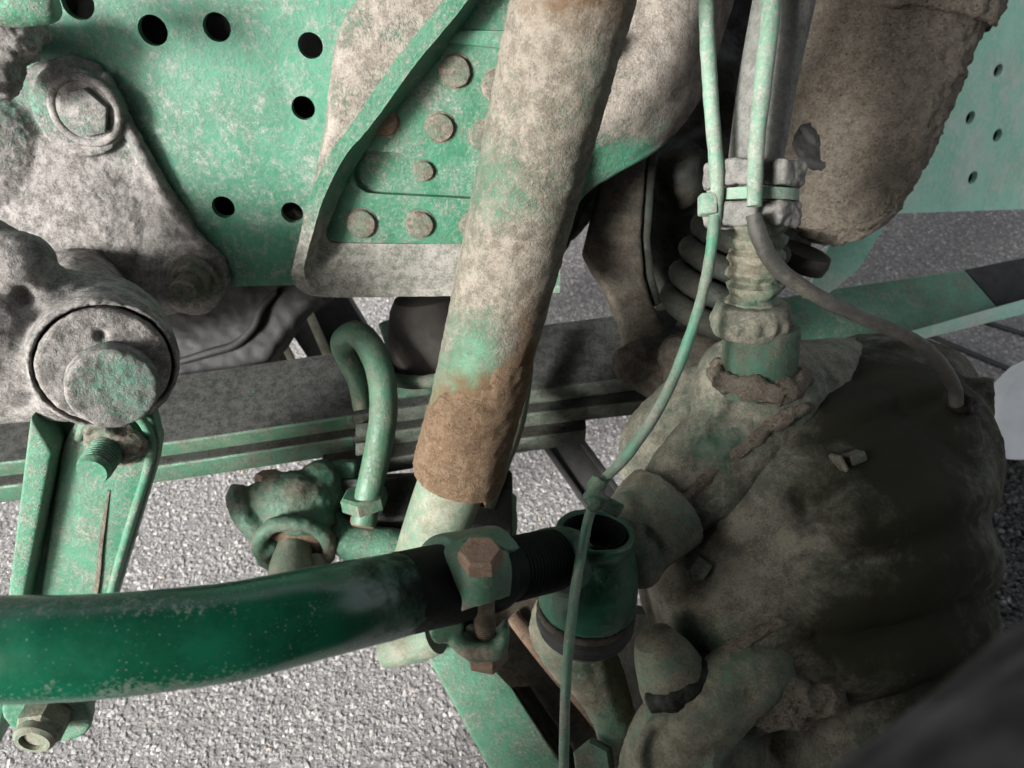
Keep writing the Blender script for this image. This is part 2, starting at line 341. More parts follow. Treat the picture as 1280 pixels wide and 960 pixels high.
# ------------------------------------------------------------------ the ground
def gpt(x, y, z=0):
    r = p(x, y, 1) - O; return O + r * ((z - CAMZ) / r.z)
me = bpy.data.meshes.new('ground'); me.from_pydata([(-60, -60, 0), (60, -60, 0), (60, 60, 0), (-60, 60, 0)], [], [(0, 1, 2, 3)])
g = bpy.data.objects.new('ground', me); COL.objects.link(g); me.materials.append(M['asphalt']); g['kind'] = 'structure'; g['label'] = 'grey asphalt with worn exposed stone chips under the chassis'
def scatter(name, quad, density, smin, smax, mat, z, label, seed, flat=.45, tilt=.35):
    me = bpy.data.meshes.new(name); me.from_pydata([tuple(q) for q in quad], [], [tuple(range(len(quad)))])
    o = bpy.data.objects.new(name, me); COL.objects.link(o); o['kind'] = 'stuff'; o['label'] = label
    ng = bpy.data.node_groups.new(name, 'GeometryNodeTree')
    ng.interface.new_socket('Geometry', in_out='INPUT', socket_type='NodeSocketGeometry'); ng.interface.new_socket('Geometry', in_out='OUTPUT', socket_type='NodeSocketGeometry')
    N = ng.nodes.new; L = ng.links.new
    gi = N('NodeGroupInput'); go = N('NodeGroupOutput'); ds = N('GeometryNodeDistributePointsOnFaces'); ds.inputs['Density'].default_value = density; ds.inputs['Seed'].default_value = seed
    ico = N('GeometryNodeMeshIcoSphere'); ico.inputs['Radius'].default_value = 1; ico.inputs['Subdivisions'].default_value = 2
    ns = N('ShaderNodeTexNoise'); ns.inputs['Scale'].default_value = 1.1; ns.inputs['Detail'].default_value = 1
    sub = N('ShaderNodeVectorMath'); sub.operation = 'SUBTRACT'; sub.inputs[1].default_value = (.5, .5, .5)
    scv = N('ShaderNodeVectorMath'); scv.operation = 'SCALE'; scv.inputs['Scale'].default_value = 1.5
    sp = N('GeometryNodeSetPosition'); L(ns.outputs['Color'], sub.inputs[0]); L(sub.outputs[0], scv.inputs[0]); L(ico.outputs[0], sp.inputs['Geometry']); L(scv.outputs[0], sp.inputs['Offset'])
    sm = N('GeometryNodeSetMaterial'); sm.inputs['Material'].default_value = mat; L(sp.outputs[0], sm.inputs[0])
    ip = N('GeometryNodeInstanceOnPoints'); rr = N('FunctionNodeRandomValue'); rr.data_type = 'FLOAT_VECTOR'; rr.inputs[0].default_value = (-tilt, -tilt, 0); rr.inputs[1].default_value = (tilt, tilt, 6.28)
    tr = N('GeometryNodeTransform'); tr.inputs['Scale'].default_value = (1, 1, flat); tr.inputs['Translation'].default_value = (0, 0, -.12)
    rs = N('FunctionNodeRandomValue'); rs.data_type = 'FLOAT'; rs.inputs[2].default_value = smin; rs.inputs[3].default_value = smax
    L(gi.outputs[0], ds.inputs[0]); L(ds.outputs['Points'], ip.inputs['Points']); L(sm.outputs[0], tr.inputs[0]); L(tr.outputs[0], ip.inputs['Instance']); L(rr.outputs[0], ip.inputs['Rotation']); L(rs.outputs[1], ip.inputs['Scale'])
    L(ip.outputs[0], go.inputs[0]); md = o.modifiers.new('scatter', 'NODES'); md.node_group = ng; me.materials.append(mat); return o
q = [gpt(-90, 1050, .0), gpt(1370, 1050, .0), gpt(1370, 180, .0), gpt(-90, 180, .0)]
scatter('gravel', q, 34000, .0012, .0047, M['chip'], 0, 'pale and dark stone chips worn proud in the asphalt', 3)

# ------------------------------------------------------------------ frame web: a tilted plane that most of the left side hangs on
WA, WB_, WC = p(0, 0, .73), p(600, 0, .75), p(300, 360, .90)
NW = (WB_ - WA).cross(WC - WA).normalized()
if NW.dot(TOV) < 0: NW = -NW
def onp(x, y, off=0.0):
    r = p(x, y, 1) - O; return O + r * (((WA + NW * off) - O).dot(NW) / r.dot(NW))
WX = V(1, 0, 0); WX = (WX - NW * WX.dot(NW)).normalized(); WY = NW.cross(WX)
def holed(outer, holes, ext, bev=.0012):
    """plate with round holes. outer: pts on a plane; holes: lists of pts"""
    b = bmesh.new(); edges = []
    for loop in [outer] + holes:
        vs = [b.verts.new(q) for q in loop]
        edges += [b.edges.new((vs[i], vs[(i + 1) % len(vs)])) for i in range(len(vs))]
    bmesh.ops.triangle_fill(b, use_beauty=True, use_dissolve=False, edges=edges)
    fs = list(b.faces); r = bmesh.ops.extrude_face_region(b, geom=fs)
    bmesh.ops.translate(b, verts=[g for g in r['geom'] if isinstance(g, bmesh.types.BMVert)], vec=ext)
    bmesh.ops.recalc_face_normals(b, faces=b.faces); return MB().bm(b)
def circ(c, r, u, v, n=28, ph=0): return [c + (u * math.cos(ph + 2 * math.pi * k / n) + v * math.sin(ph + 2 * math.pi * k / n)) * r for k in range(n)]

t = thing('frame_rail', 'flat mint green chassis rail with round punched holes, upper left', 'chassis rail', onp(300, 360))
hl = [(97, 3, 20), (191, 38, 18), (271, 34, 17), (388, 57, 15.5), (379, 135, 14.5), (279, 259, 14), (365, 266, 13.5)]
holes = [circ(onp(x, y), m(r, px(onp(x, y))[2]), WX, WY) for x, y, r in hl]
me = to_mesh(holed([onp(*q) for q in ((-120, -170), (760, -170), (700, 330), (560, 352), (300, 358), (-120, 372))], holes, -NW * .010), 'web')
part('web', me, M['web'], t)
lo = [onp(*q) for q in ((-120, 372), (300, 358), (560, 352), (700, 330))]
b_ = MB()
for a, b in zip(lo[:-1], lo[1:]): b_.prism([a - NW * .0105, b - NW * .0105, b - NW * .134, a - NW * .134], WY * .008)
part('lower_flange', b_, M['dark'], t)
part('hole_shade', MB().prism([onp(x, y, -.135) for x, y in ((-320, -520), (960, -520), (700, 330), (-120, 372))], -NW * .006), M['rubber'], t)  # black sheet added to stand in for shade behind the holes
part('end_blocker', MB().prism([onp(-116, -160, -.0105), onp(-116, 366, -.0105), onp(-116, 366, -.134), onp(-116, -160, -.134)], -WX * .006), M['dark'], t)  # unseen plate added to keep sun out of the rail
part('upper_blocker', MB().prism([onp(-120, -166, -.0105), onp(760, -166, -.0105), onp(760, -166, -.134), onp(-120, -166, -.134)], WY * .006), M['dark'], t)  # unseen closing flange added to keep sky light out
b_ = MB().hexa(onp(368, 270, -.03), NW, .012, .010); b_.lathe(onp(368, 270, -.10), NW, [(.006, 0), (.006, .075)], 12)
part('bolt', b_, M['rivet'], t)
# ------------------------------------------------------------------ gusset bracket riveted on the rail
t = thing('gusset_bracket', 'pressed green bracket with slanted rim and dusty rivet heads, left of the shock absorber', 'bracket', onp(500, 330))
slot = [(606, 198), (560, 195), (500, 191), (465, 189), (450, 193), (442, 204), (441, 220), (446, 233), (458, 241), (480, 243), (560, 247), (606, 250)]
slot3 = [onp(x, y, .016) for x, y in slot]
face = [onp(x, y, .016) for x, y in ((760, 40), (596, -60), (560, 30), (477, 141), (436, 205), (412, 250), (400, 300), (430, 303), (580, 305), (690, 306))]
me = to_mesh(holed(face, [slot3], -NW * .008), 'face_plate'); part('face_plate', me, M['gusset'], t)
part('pocket_floor', MB().prism([onp(x, y, .0075) for x, y in ((430, 180), (640, 188), (640, 262), (430, 255))], -NW * .004), M['gusset'], t)
b_ = MB().prism([onp(x, y, .0165) for x, y in ((552, 36), (760, 40), (760, 66), (640, 62), (545, 51))], NW * .005, .0015); part('upper_strap', b_, M['gusset'], t, 'strap with rusty edge along the top')
ro = [(610, -90), (555, 0), (493, 77), (437, 159), (412, 192), (387, 247), (374, 300), (365, 342), (374, 361), (400, 371), (480, 371), (560, 370), (640, 368), (700, 366)]
ri = [(638, -90), (585, 0), (522, 77), (463, 158), (432, 194), (404, 250), (388, 302), (380, 336), (386, 354), (404, 362), (480, 362), (560, 361), (640, 359), (700, 357)]
rw = [(660, -90), (600, 0), (546, 76), (487, 146), (444, 208), (416, 268), (408, 292), (412, 302), (425, 304), (440, 304), (495, 305), (560, 305), (640, 305), (700, 305)]
O1, O2 = .052, .046
rows = [[onp(x, y, O1 - .012) for x, y in ro], [onp(x, y, O1) for x, y in ro], [onp(x, y, O1) for x, y in ri], [onp(x * .6 + a * .4, y * .6 + b * .4, .034) for (x, y), (a, b) in zip(ri, rw)], [onp(x, y, .017) for x, y in rw]]
me = to_mesh(MB().loft(rows, -NW * .004, 6, 1), 'rim', 25); dense(me, 1); rough(me, [(70, .0007, 3), (300, .0005, 3)])
spots(me, [(480, 330, 150, 60, .30), (400, 345, 40, 40, .1), (560, 350, 100, 60, .2)]); part('rim', me, M['gusset'], t)
base = [(520, -90), (452, 0), (428, 40), (416, 100), (410, 150), (394, 235), (376, 310), (366, 345)]
rimo = [(606, -90), (552, 2), (494, 77), (438, 159), (413, 193), (388, 248), (375, 302), (367, 342)]
mid = [((a * .6 + c * .4), (b * .6 + d * .4)) for (a, b), (c, d) in zip(base, rimo)]
me = to_mesh(MB().loft([[onp(x, y, .001) for x, y in base], [onp(x - 3, y, .022) for x, y in base], [onp(x, y, .040) for x, y in mid], [onp(x, y, O1 - .009) for x, y in rimo]], -NW * .004, 6), 'side_wall', 80)
rough(me, [(60, .0007, 3), (300, .0006, 3)]); part('side_wall', me, M['tower'], t, 'grey dust covered outer wall of the bracket')
for x, y, r, h in ((569, 89, 20, .016), (550, 159, 18, .016), (452, 279, 18.5, .016), (525, 280, 17.5, .016), (530, 213, 12.5, .0075), (481, 152, 17, .016), (622, 106, 19, .016), (592, 282, 17, .016), (606, 170, 18, .016)):
    c = onp(x, y, h); rr = m(r, px(c)[2])
    me = to_mesh(MB().lathe(c, NW, [(rr * 1.12, -.001), (rr * 1.10, .0006), (rr * .98, .0010), (rr * .97, .0030), (rr * .90, .0046), (rr * .62, .0055), (rr * .3, .0058), (rr * .05, .0058)], 30), 'rivet'); rough(me, [(200, .0009, 3)])
    part('rivet', me, M['rust'] if x == 481 else M['rivet'], t)
# ------------------------------------------------------------------ curved shock tower right of the shock
t = thing('shock_tower', 'curved dusty dark pressing with green lower lip behind the shock absorber', 'bracket', p(780, 210, .86))
r0 = [(950, -90, .84), (914, 10, .86), (882, 112, .87), (831, 180, .88), (770, 217, .88), (728, 247, .89), (690, 312, .90)]
r1 = [(938, -90, .81), (900, 8, .83), (866, 105, .84), (815, 168, .85), (755, 200, .86), (712, 228, .87), (672, 290, .885)]
r2 = [(870, -90, .76), (850, 0, .78), (812, 90, .79), (760, 140, .80), (712, 165, .82), (670, 190, .84), (640, 250, .87)]
r3 = [(740, -90, .80), (710, 0, .80), (690, 60, .80), (660, 100, .81), (630, 130, .83), (600, 160, .85), (585, 215, .88)]
me = to_mesh(MB().loft([[p(*q) for q in r] for r in (r0, r1, r2, r3)], -TOV * .006, 6), 'shell', 80)
rough(me, [(50, .002, 3), (260, .0007, 3)]); spots(me, [(850, 60, 60, 120, .12), (740, 215, 70, 26, -.22), (800, 190, 60, 22, -.2), (850, 140, 40, 25, -.12), (690, 250, 40, 40, -.2), (860, 110, 20, 60, .2)])
part('shell', me, M['tower'], t)
# ------------------------------------------------------------------ shock absorber
t = thing('shock_absorber', 'thick dirt caked shock absorber slanting across the middle of the chassis', 'shock absorber', p(520, 700, .83))
path = [(p(748, -130, .49), .0445), (p(716, 0, .535), .0445), (p(670, 190, .60), .0445), (p(622, 390, .685), .0445), (p(585, 540, .755), .0445), (p(573, 588, .775), .0440)]
b_ = MB().tube(path, 72, 40, True); me = to_mesh(b_, 'outer_tube', 60)
rough(me, [(30, .0007, 3), (130, .0008, 4), (420, .0006, 3)])
spots(me, [(598, 440, 34, 60, -.16), (625, 250, 55, 45, -.13), (740, 90, 30, 50, -.10), (690, 40, 90, 110, .12), (655, 380, 60, 50, -.04), (560, 500, 60, 26, -.22), (640, 330, 80, 60, .10), (570, 455, 40, 25, -.1), (660, 430, 30, 80, .14), (620, 210, 40, 20, -.1)])
spots(me, [(592, 515, 75, 48, .85), (660, 430, 20, 80, .5), (730, -10, 90, 60, .5), (640, 480, 30, 40, .3)], 'stain_shade'); part('outer_tube', me, M['shock'], t)
crust = [(p(612, 432, .702), .0440), (p(600, 482, .722), .0462), (p(585, 540, .752), .0468), (p(572, 590, .776), .0472), (p(569, 598, .779), .043)]
me = to_mesh(MB().tube(crust, 80, 14, True), 'mud_crust', 80)
for v in me.vertices:                                   # ragged upper edge where the cake has flaked off
    x, y, d = px(v.co); k = noise.fractal(v.co * 40, .8, 2, 4) * 22 + (35 if x > 615 else -18) ; e = max(0, min(1, (498 - k - y) / 22))
    ax = p(600, 482, .722) - p(572, 590, .776); ax.normalize(); c0 = p(572, 590, .776); q = v.co - c0; a = ax * q.dot(ax); v.co = c0 + a + (q - a) * (1 - .12 * e)
rough(me, [(60, .0011, 4), (240, .0012, 4)]); part('mud_crust', me, M['rustmud'], t, 'brown cake of mud round the lower end')
me = to_mesh(MB().tube([(p(578, 570, .765), .036), (p(552, 640, .80), .036), (p(528, 712, .835), .036)], 48, 10), 'inner_tube', 60); part('inner_tube', me, M['rod'], t)

# ------------------------------------------------------------------ spring hanger casting on the left
t = thing('hanger_casting', 'massive dust covered casting bolted to the rail with a round capped hub', 'casting', onp(120, 380))
b_ = MB()
out = [(-80, 100), (20, 92), (55, 76), (90, 68), (122, 77), (146, 100), (163, 140), (205, 215), (252, 290), (283, 322), (291, 350), (277, 375), (240, 386), (215, 388), (185, 410), (120, 440), (-80, 440)]
pl = MB().prism([onp(x, y, -.001) for x, y in out], NW * .013, .003, 2)
for x, y, r, h in ((106, 135, 50, .022), (243, 352, 40, .020)): c = onp(x, y, 0); pl.lathe(c, NW, [(m(r, .85), 0), (m(r, .85), h * .9), (m(r, .85) * .92, h)], 36)
pl.ell(onp(55, 265, .0), .125, .105, .030, (WX, WY, NW), 40, 20); pl.ell(onp(-40, 180, .0), .09, .09, .045, (WX, WY, NW), 40, 20)
pl.tube([(onp(130, 90, .011), .006), (onp(150, 140, .012), .007), (onp(215, 260, .012), .007), (onp(268, 322, .011), .006)], 12, 5)
pm = fuse(pl, .0022, 4); rough(pm, [(40, .0009, 3), (160, .0008, 4), (420, .0005, 3)]); spots(pm, [(110, 130, 62, 52, -.20), (20, 140, 40, 60, -.12), (150, 110, 14, 60, -.06), (90, 210, 60, 30, .1)]); part('mounting_plate', pm, M['cast'], t)
hubc = p(132, 458, .665); HA = V(.46, -.36, .81)
def hub(h): return hubc + HA * h
b_.lathe(hub(-.12), HA, [(.054, 0), (.060, .03), (.062, .06), (.0625, .098), (.0615, .118), (.058, .121), (.0565, .119), (.0555, .106)], 72); b_.tube([(hub(-.05), .052), (onp(95, 360, .03), .050), (onp(85, 320, .0), .06)], 20, 3)
b_.tube([(p(-60, 300, .70), .040), (p(10, 335, .68), .034), (p(50, 360, .68), .030)], 20, 4); b_.ell(p(22, 335, .665), .034, .034, .035); b_.ell(p(-10, 420, .67), .055, .060, .05)
b_.ell(p(25, 460, .69), .055, .04, .055); b_.ell(p(70, 385, .70), .05, .04, .05); b_.tube([(p(-60, 480, .70), .042), (p(40, 480, .70), .036), (p(90, 480, .69), .035)], 16, 3)
me = fuse(b_, .0028, 4); rough(me, [(22, .0012, 3), (110, .0006, 4), (380, .0005, 3)], [(30, 372, 14, -.010), (5, 470, 30, -.008), (70, 345, 26, -.005)])
spots(me, [(110, 130, 60, 50, -.26), (20, 330, 60, 80, .1), (60, 290, 60, 40, -.16), (20, 140, 40, 60, -.15), (90, 240, 80, 60, .1), (20, 50, 40, 60, -.1)])
part('hub_body', me, M['cast'], t)
me = to_mesh(MB().lathe(hub(-.006), HA, [(.0535, -.012), (.0540, .006), (.052, .009), (.045, .010), (.02, .011)], 60), 'cap'); me = fuse(MB().add([v.co for v in me.vertices], [tuple(f.vertices) for f in me.polygons]), .0018, 2); rough(me, [(45, .0006, 3), (180, .0006, 4)], [(127, 420, 8, -.006)]); part('cap', me, M['cast'], t)
me = to_mesh(MB().lathe(p(141, 482, .659), HA, [(.0375, -.012), (.0375, .006), (.0365, .009), (.034, .0105), (.01, .011)], 44), 'pin_end'); me = fuse(MB().add([v.co for v in me.vertices], [tuple(f.vertices) for f in me.polygons]), .0016, 1); rough(me, [(60, .0012, 3)])
spots(me, [(140, 484, 60, 50, -.18)]); part('pin_end', me, M['cast'], t, 'flat round pin end with green paint showing')
me = to_mesh(MB().torus(p(128, 420, .664), HA, .0085, .0045, seg=20, ts=10), 'grease_hole'); rough(me, [(200, .0008, 2)]); part('grease_hole', me, M['rust'], t, 'small rusty grease hole rim')
c = onp(107, 138, .022); me = to_mesh(MB().torus(c, NW, m(37, .82), .0045, seg=48).lathe(c, NW, [(m(36, .82), -.003), (m(36, .82), .001), (m(30, .82), .002)], 36), 'washer'); part('washer', me, M['cast'], t)
b_ = MB().hexa(onp(108, 140, .023), NW, m(29, .80), .010, .2); me = to_mesh(b_, 'bolt_head'); spots(me, [(108, 140, 60, 60, -.10)]); part('bolt_head', me, M['cast'], t)
c = onp(242, 348, .020); me = to_mesh(MB().lathe(c, NW, [(m(33, .82), 0), (m(33, .82), .004), (m(28, .82), .006)], 30), 'washer'); rough(me, [(120, .0012, 3)]); part('washer', me, M['rivet'], t)
me = fuse(MB().hexa(c + NW * .004, NW, m(27, .81), .014), .0016, 1); rough(me, [(150, .0007, 3)]); part('nut', me, M['rivet'], t)
me = to_mesh(MB().thread(c + NW * .017, NW, m(17, .8), .022, .0034), 'stud'); rough(me, [(220, .0003, 2)]); part('stud', me, M['rivet'], t)
# lumps in the top left corner
t = thing('corner_bracket', 'pale green lug end poking in at the upper left corner above the casting', 'bracket', onp(20, 60))
me = fuse(MB().tube([(p(-60, -5, .62), .022), (p(30, 2, .62), .020), (p(72, 4, .625), .014)], 16, 4).ell(p(10, 0, .62), .03, .016, .02), .003, 4); rough(me, [(60, .0012, 3)]); part('lug', me, M['arm'], t)
me = fuse(MB().ell(p(8, 45, .69), .030, .026, .03).ell(p(-10, 85, .70), .025, .03, .03).ell(p(40, 36, .70), .016, .014, .02).tube([(p(5, 50, .69), .02), (onp(5, 50, 0), .02)], 12, 1), .003, 3); rough(me, [(50, .004, 4), (200, .001, 3)]); part('dirty_boss', me, M['cast'], t)

# ------------------------------------------------------------------ drop arm below the hub
t = thing('drop_arm', 'green channel shaped drop arm hanging below the round hub', 'arm', p(150, 575, .74))
AP = p(150, 575, .725)
def ona(x, y, off=0.0):
    r = p(x, y, 1) - O; return O + r * (((AP + NW * off) - O).dot(NW) / r.dot(NW))
oa = [(62, 500), (70, 480), (130, 478), (170, 498), (192, 520), (200, 552), (196, 580), (146, 745), (112, 900), (14, 900), (26, 745)]
part('web', MB().prism([ona(x, y, -.003) for x, y in oa], -NW * .014, .002), M['arm'], t)
def strip(a, h, bev=.0035, off=-.007): return MB().prism([ona(x, y, off) for x, y in a], NW * h, bev, 3)
part('flange', strip([(60, 495), (86, 540), (44, 745), (14, 905), (-10, 905), (26, 745)], .034), M['arm'], t)
lip = [(p_, ) for p_ in ()]
part('face', MB().prism([ona(x, y, -.012) for x, y in ((88, 545), (103, 517), (138, 506), (172, 512), (195, 540), (195, 578), (146, 745), (112, 900), (48, 900), (58, 745))], NW * .019, .004, 3), M['arm'], t)
tb = MB().tube([(ona(*q, .006), .0045) for q in ((98, 548), (110, 525), (140, 514), (170, 519), (187, 545), (186, 580), (160, 665), (138, 745), (104, 900))], 12, 5); part('lip', tb, M['arm'], t)
part('rib', MB().tube([(ona(136, 612, .0065), .002), (ona(126, 680, .0068), .004), (ona(119, 745, .0068), .0045), (ona(92, 900, .0068), .005)], 12, 4, flat=.45), M['mud'], t, 'strip of dried dirt down the arm')
c = ona(143, 550, .006); me = fuse(MB().lathe(c, NW, [(m(36, .73), 0), (m(36, .73), .004), (m(32, .73), .006)], 30).hexa(c + NW * .004, NW, m(31, .73), .014).ell(ona(166, 556, .016), .014, .012, .012), .0022, 2)
rough(me, [(80, .0025, 3), (260, .001, 3)]); part('nut', me, M['rivet'], t, 'dirt caked nut at the top of the arm')
part('stud', MB().thread(c + NW * .018, NW, m(20, .71), .028, .0036), M['arm'], t)
# bottom end of the arm with its nut
me = fuse(MB().lathe(p(60, 893, .66), NW, [(.036, -.012), (.036, 0), (.033, .003)], 30).torus(p(60, 893, .66), NW, .034, .004).lathe(p(60, 893, .68), -NW, [(.03, 0), (.03, .10)], 20), .0028, 3); part('eye', me, M['arm'], t)
part('nut', MB().hexa(p(61, 890, .652), NW, .021, .020, .1), M['rod'], t); part('nut', MB().lathe(p(61, 890, .652) + NW * .020, NW, [(.017, 0), (.017, .006), (.014, .009), (.011, .009), (.010, .005)], 24), M['rod'], t, 'crimped collar of the bottom nut')

# ------------------------------------------------------------------ drag link, clamp, ball joint
t = thing('drag_link', 'thick glossy green bent steering tube across the lower left', 'steering rod', p(300, 789, .43))
lp = [(-90, 812, .395), (20, 811, .398), (110, 808, .405), (200, 800, .415), (300, 787, .43), (400, 765, .455), (480, 747, .49), (548, 732, .525)]
me = to_mesh(MB().tube([(p(*q), .0278) for q in lp], 64, 14), 'tube', 60); rough(me, [(40, .0004, 2)])
spots(me, [(150, 755, 220, 18, .16), (150, 865, 250, 18, .16), (300, 845, 90, 20, .10)]); spots(me, [(565, 735, 75, 90, .8), (450, 705, 90, 20, .25)], 'stain_shade'); part('tube', me, M['gloss'], t)
me = to_mesh(MB().tube([(p(500, 742, .50), .0281), (p(548, 732, .524), .0284), (p(580, 725, .54), .0284), (p(620, 716, .56), .0275), (p(625, 715, .562), .020)], 48, 6), 'oiled_end', 60); rough(me, [(70, .0006, 3)]); part('oiled_end', me, M['blackgreen'], t, 'black oily slotted end of the tube')
me = to_mesh(MB().tube([(p(600, 720, .55), .0235), (p(640, 711, .57), .0235), (p(690, 700, .60), .0235)], 36, 6), 'threaded_shank'); part('threaded_shank', me, M['blackgreen'], t)
sa = (p(690, 700, .60) - p(600, 720, .55)).normalized(); c0 = p(600, 720, .55)
th = MB()
for k in range(14): th.torus(c0 + sa * (.030 + k * .0036), sa, .0235, .0016, seg=36, ts=6)
part('thread', th, M['blackgreen'], t)
t = thing('tube_clamp', 'green slotted clamp with rusty through bolt on the end of the steering tube', 'clamp', p(595, 730, .55))
ca = (p(640, 711, .57) - p(548, 732, .524)).normalized(); cc = p(588, 722, .545)
cu = (V(0, 1, .25) - ca * V(0, 1, .25).dot(ca)).normalized(); cv = ca.cross(cu).normalized()
if cv.dot(TOV) < 0: cv = -cv
b_ = MB(); L_ = .026
def arcplate(a0, a1, ri_, ro_, half, n=22):
    v = []; 
    for k in range(n + 1):
        a = R(a0 + (a1 - a0) * k / n); e = cu * math.cos(a) + cv * math.sin(a)
        v.append((cc + e * ri_, cc + e * ro_))
    for k in range(n):
        i0, o0 = v[k]; i1, o1 = v[k + 1]
        b_.prism([i0 - ca * half, o0 - ca * half, o1 - ca * half, i1 - ca * half], ca * half * 2)
arcplate(-190, 40, .0275, .0350, L_)
bt = p(601, 699, .506)                                   # bolt head seat
cu = V(-.02, .82, .57)
b_.loft([[p(*q) for q in r] for r in (((526, 688, .57), (556, 674, .57), (600, 664, .57), (630, 676, .575)), ((536, 694, .53), (562, 684, .513), (602, 679, .505), (636, 690, .52)), ((550, 722, .510), (572, 716, .497), (606, 712, .493), (640, 716, .508)), ((566, 772, .512), (585, 763, .502), (610, 755, .499), (638, 745, .512)))], -TOV * .009, 5)
b_.prism([p(x, y, .528) for x, y in ((538, 770), (556, 762), (568, 786), (586, 804), (616, 806), (634, 784), (638, 805), (626, 830), (588, 832), (562, 812))], -TOV * .035, .005, 3)
b_.tube([(p(552, 768, .54), .012), (p(560, 790, .525), .013)], 12, 1)
me = fuse(b_, .0019, 3); rough(me, [(60, .0006, 3)]); spots(me, [(570, 760, 20, 6, .3), (590, 818, 30, 10, .25)]); part('clamp_body', me, M['green'], t)
bc = cc + cv * .047 + ca * .003
part('bolt_head', MB().hexa(p(601, 703, .497), cu, .0150, .012, .55), M['rust'], t)
bt = p(601, 701, .498)
part('bolt_shank', MB().thread(bt - cu * .098, cu, .0078, .096, .0022), M['thread'], t)
part('nut', MB().hexa(bt - cu * .106, cu, .0165, .018, .3), M['rust'], t); part('bolt_tip', MB().lathe(bt - cu * .115, cu, [(.006, 0), (.0085, .003), (.0085, .010)], 20), M['rust'], t)
# ball joint
t = thing('ball_joint', 'dark green ball joint housing between steering tube and steering arm', 'ball joint', p(745, 760, .66))
ja = V(.06, .92, .38); jc = p(738, 716, .64)
b_ = MB().lathe(jc, ja, [(.034, -.042), (.0425, -.034), (.0425, -.012), (.040, .008), (.0355, .022), (.033, .033), (.034, .036), (.034, .043), (.032, .045), (.0275, .043), (.0255, .018), (.016, .016)], 44)
b_.tube([(p(660, 706, .595), .0245), (p(696, 698, .608), .026), (p(712, 702, .618), .027)], 28, 4)
me = fuse(b_, .0022, 3); rough(me, [(50, .0006, 3)]); part('housing', me, M['deep'], t)
part('snap_ring', MB().torus(jc - ja * .040, ja, .0405, .0035), M['brown'], t)
me = to_mesh(MB().lathe(jc - ja * .043, -ja, [(.040, 0), (.0435, .004), (.0435, .009), (.037, .013), (.040, .018), (.033, .026), (.020, .034)], 44), 'dust_boot'); part('dust_boot', me, M['rubber'], t)
part('bore_shade', MB().lathe(jc + ja * .017, ja, [(.0240, 0), (.0254, .0265), (.0248, .0265), (.0234, .001)], 40), M['blackgreen'], t)  # black liner puts the cavity's shade into the colour
me = to_mesh(MB().lathe(jc + ja * .018, ja, [(.0225, 0), (.017, .003), (.006, .006)], 24), 'cover_disc'); part('cover_disc', me, M['blackgreen'], t)
# steering arm
t = thing('steering_arm', 'forged grey green steering arm curving down below the ball joint', 'arm', p(760, 900, .80))
b_ = MB().tube([(p(735, 775, .71), .040), (p(712, 780, .735), .040), (p(722, 812, .75), .036), (p(748, 852, .765), .029), (p(768, 900, .785), .023), (p(775, 950, .80), .020)], 24, 6, flat=1)
b_.tube([(p(742, 800, .715), .010), (p(752, 850, .735), .009), (p(772, 900, .762), .008), (p(784, 930, .78), .006)], 12, 4)
me = fuse(b_, .003, 5); rough(me, [(50, .0016, 3), (250, .0007, 3)]); spots(me, [(765, 915, 40, 25, -.1)]); part('forging', me, M['olive'], t)
part('locknut', MB().hexa(p(745, 950, .77), V(-.3, .3, .9), .022, .02), M['dgreen'], t)
# ------------------------------------------------------------------ leaf spring
t = thing('leaf_spring', 'dark leaf spring pack with green edges running across below the rail', 'leaf spring', p(440, 560, .96))
YB = Vector((0, 1, 0))
def leaf(front, width, thick, mat, edge, ends=True, label=None):
    """front: upper front edge (px, py, d); the top face runs back, the edge face hangs down"""
    pts = [Vector(q) for q in cat([tuple(p(*q)) for q in front], 8)]; b_ = MB(); vs = []; n = len(pts); prof = []
    rb = .006
    prof = [(width, -thick), (width, 0)] + [(rb - rb * math.sin(a), -rb + rb * math.cos(a)) for a in (0, .5, 1.0, 1.57)] + [(rb - rb * math.cos(a), -thick + rb - rb * math.sin(a)) for a in (0, .5, 1.0, 1.57)]
    K = len(prof)
    for q in pts:
        for y, z in prof: vs.append(q + YB * y + UP * z)
    fs = [(i * K + k, i * K + (k + 1) % K, (i + 1) * K + (k + 1) % K, (i + 1) * K + k) for i in range(n - 1) for k in range(K)] + [tuple(range(K)), tuple((n - 1) * K + k for k in range(K))]
    me = to_mesh(b_.add(vs, fs), 'leaf', 30)
    o = part('leaf', me, mat, t, label); me.materials.append(edge)
    for f in me.polygons:
        if f.normal.y < -.35: f.material_index = 1
    return o
leaf([(-90, 590, .935), (0, 580, .94), (200, 556, .945), (440, 521, .95)], .115, .038, M['spring'], M['edge'], label='top leaf with black grimy upper face and green edge')
leaf([(440.5, 521, .95), (650, 492, .965), (820, 469, .98), (960, 450, 1.0)], .115, .031, M['spring'], M['greyedge'])
leaf([(-90, 621, .945), (0, 610, .95), (200, 584, .955), (440, 548, .96)], .105, .038, M['dark'], M['edge'])  # lower leaves get dark tops to paint the shaded gaps between leaves
leaf([(440.5, 548, .96), (650, 520, .975), (860, 497, 1.0)], .105, .031, M['dark'], M['greyedge'])
leaf([(400, 590, .965), (560, 563, .975), (733, 539, .995)], .10, .034, M['dark'], M['greyedge'])
for y0, y1 in ((536, 552), (560, 570)): part('clip', MB().prism([p(444, y0 - 6, .938), p(462, y0 - 8, .938), p(462, y0 + 8, .94), p(444, y0 + 10, .94)], -TOV * .02, .002), M['greyedge'], t)
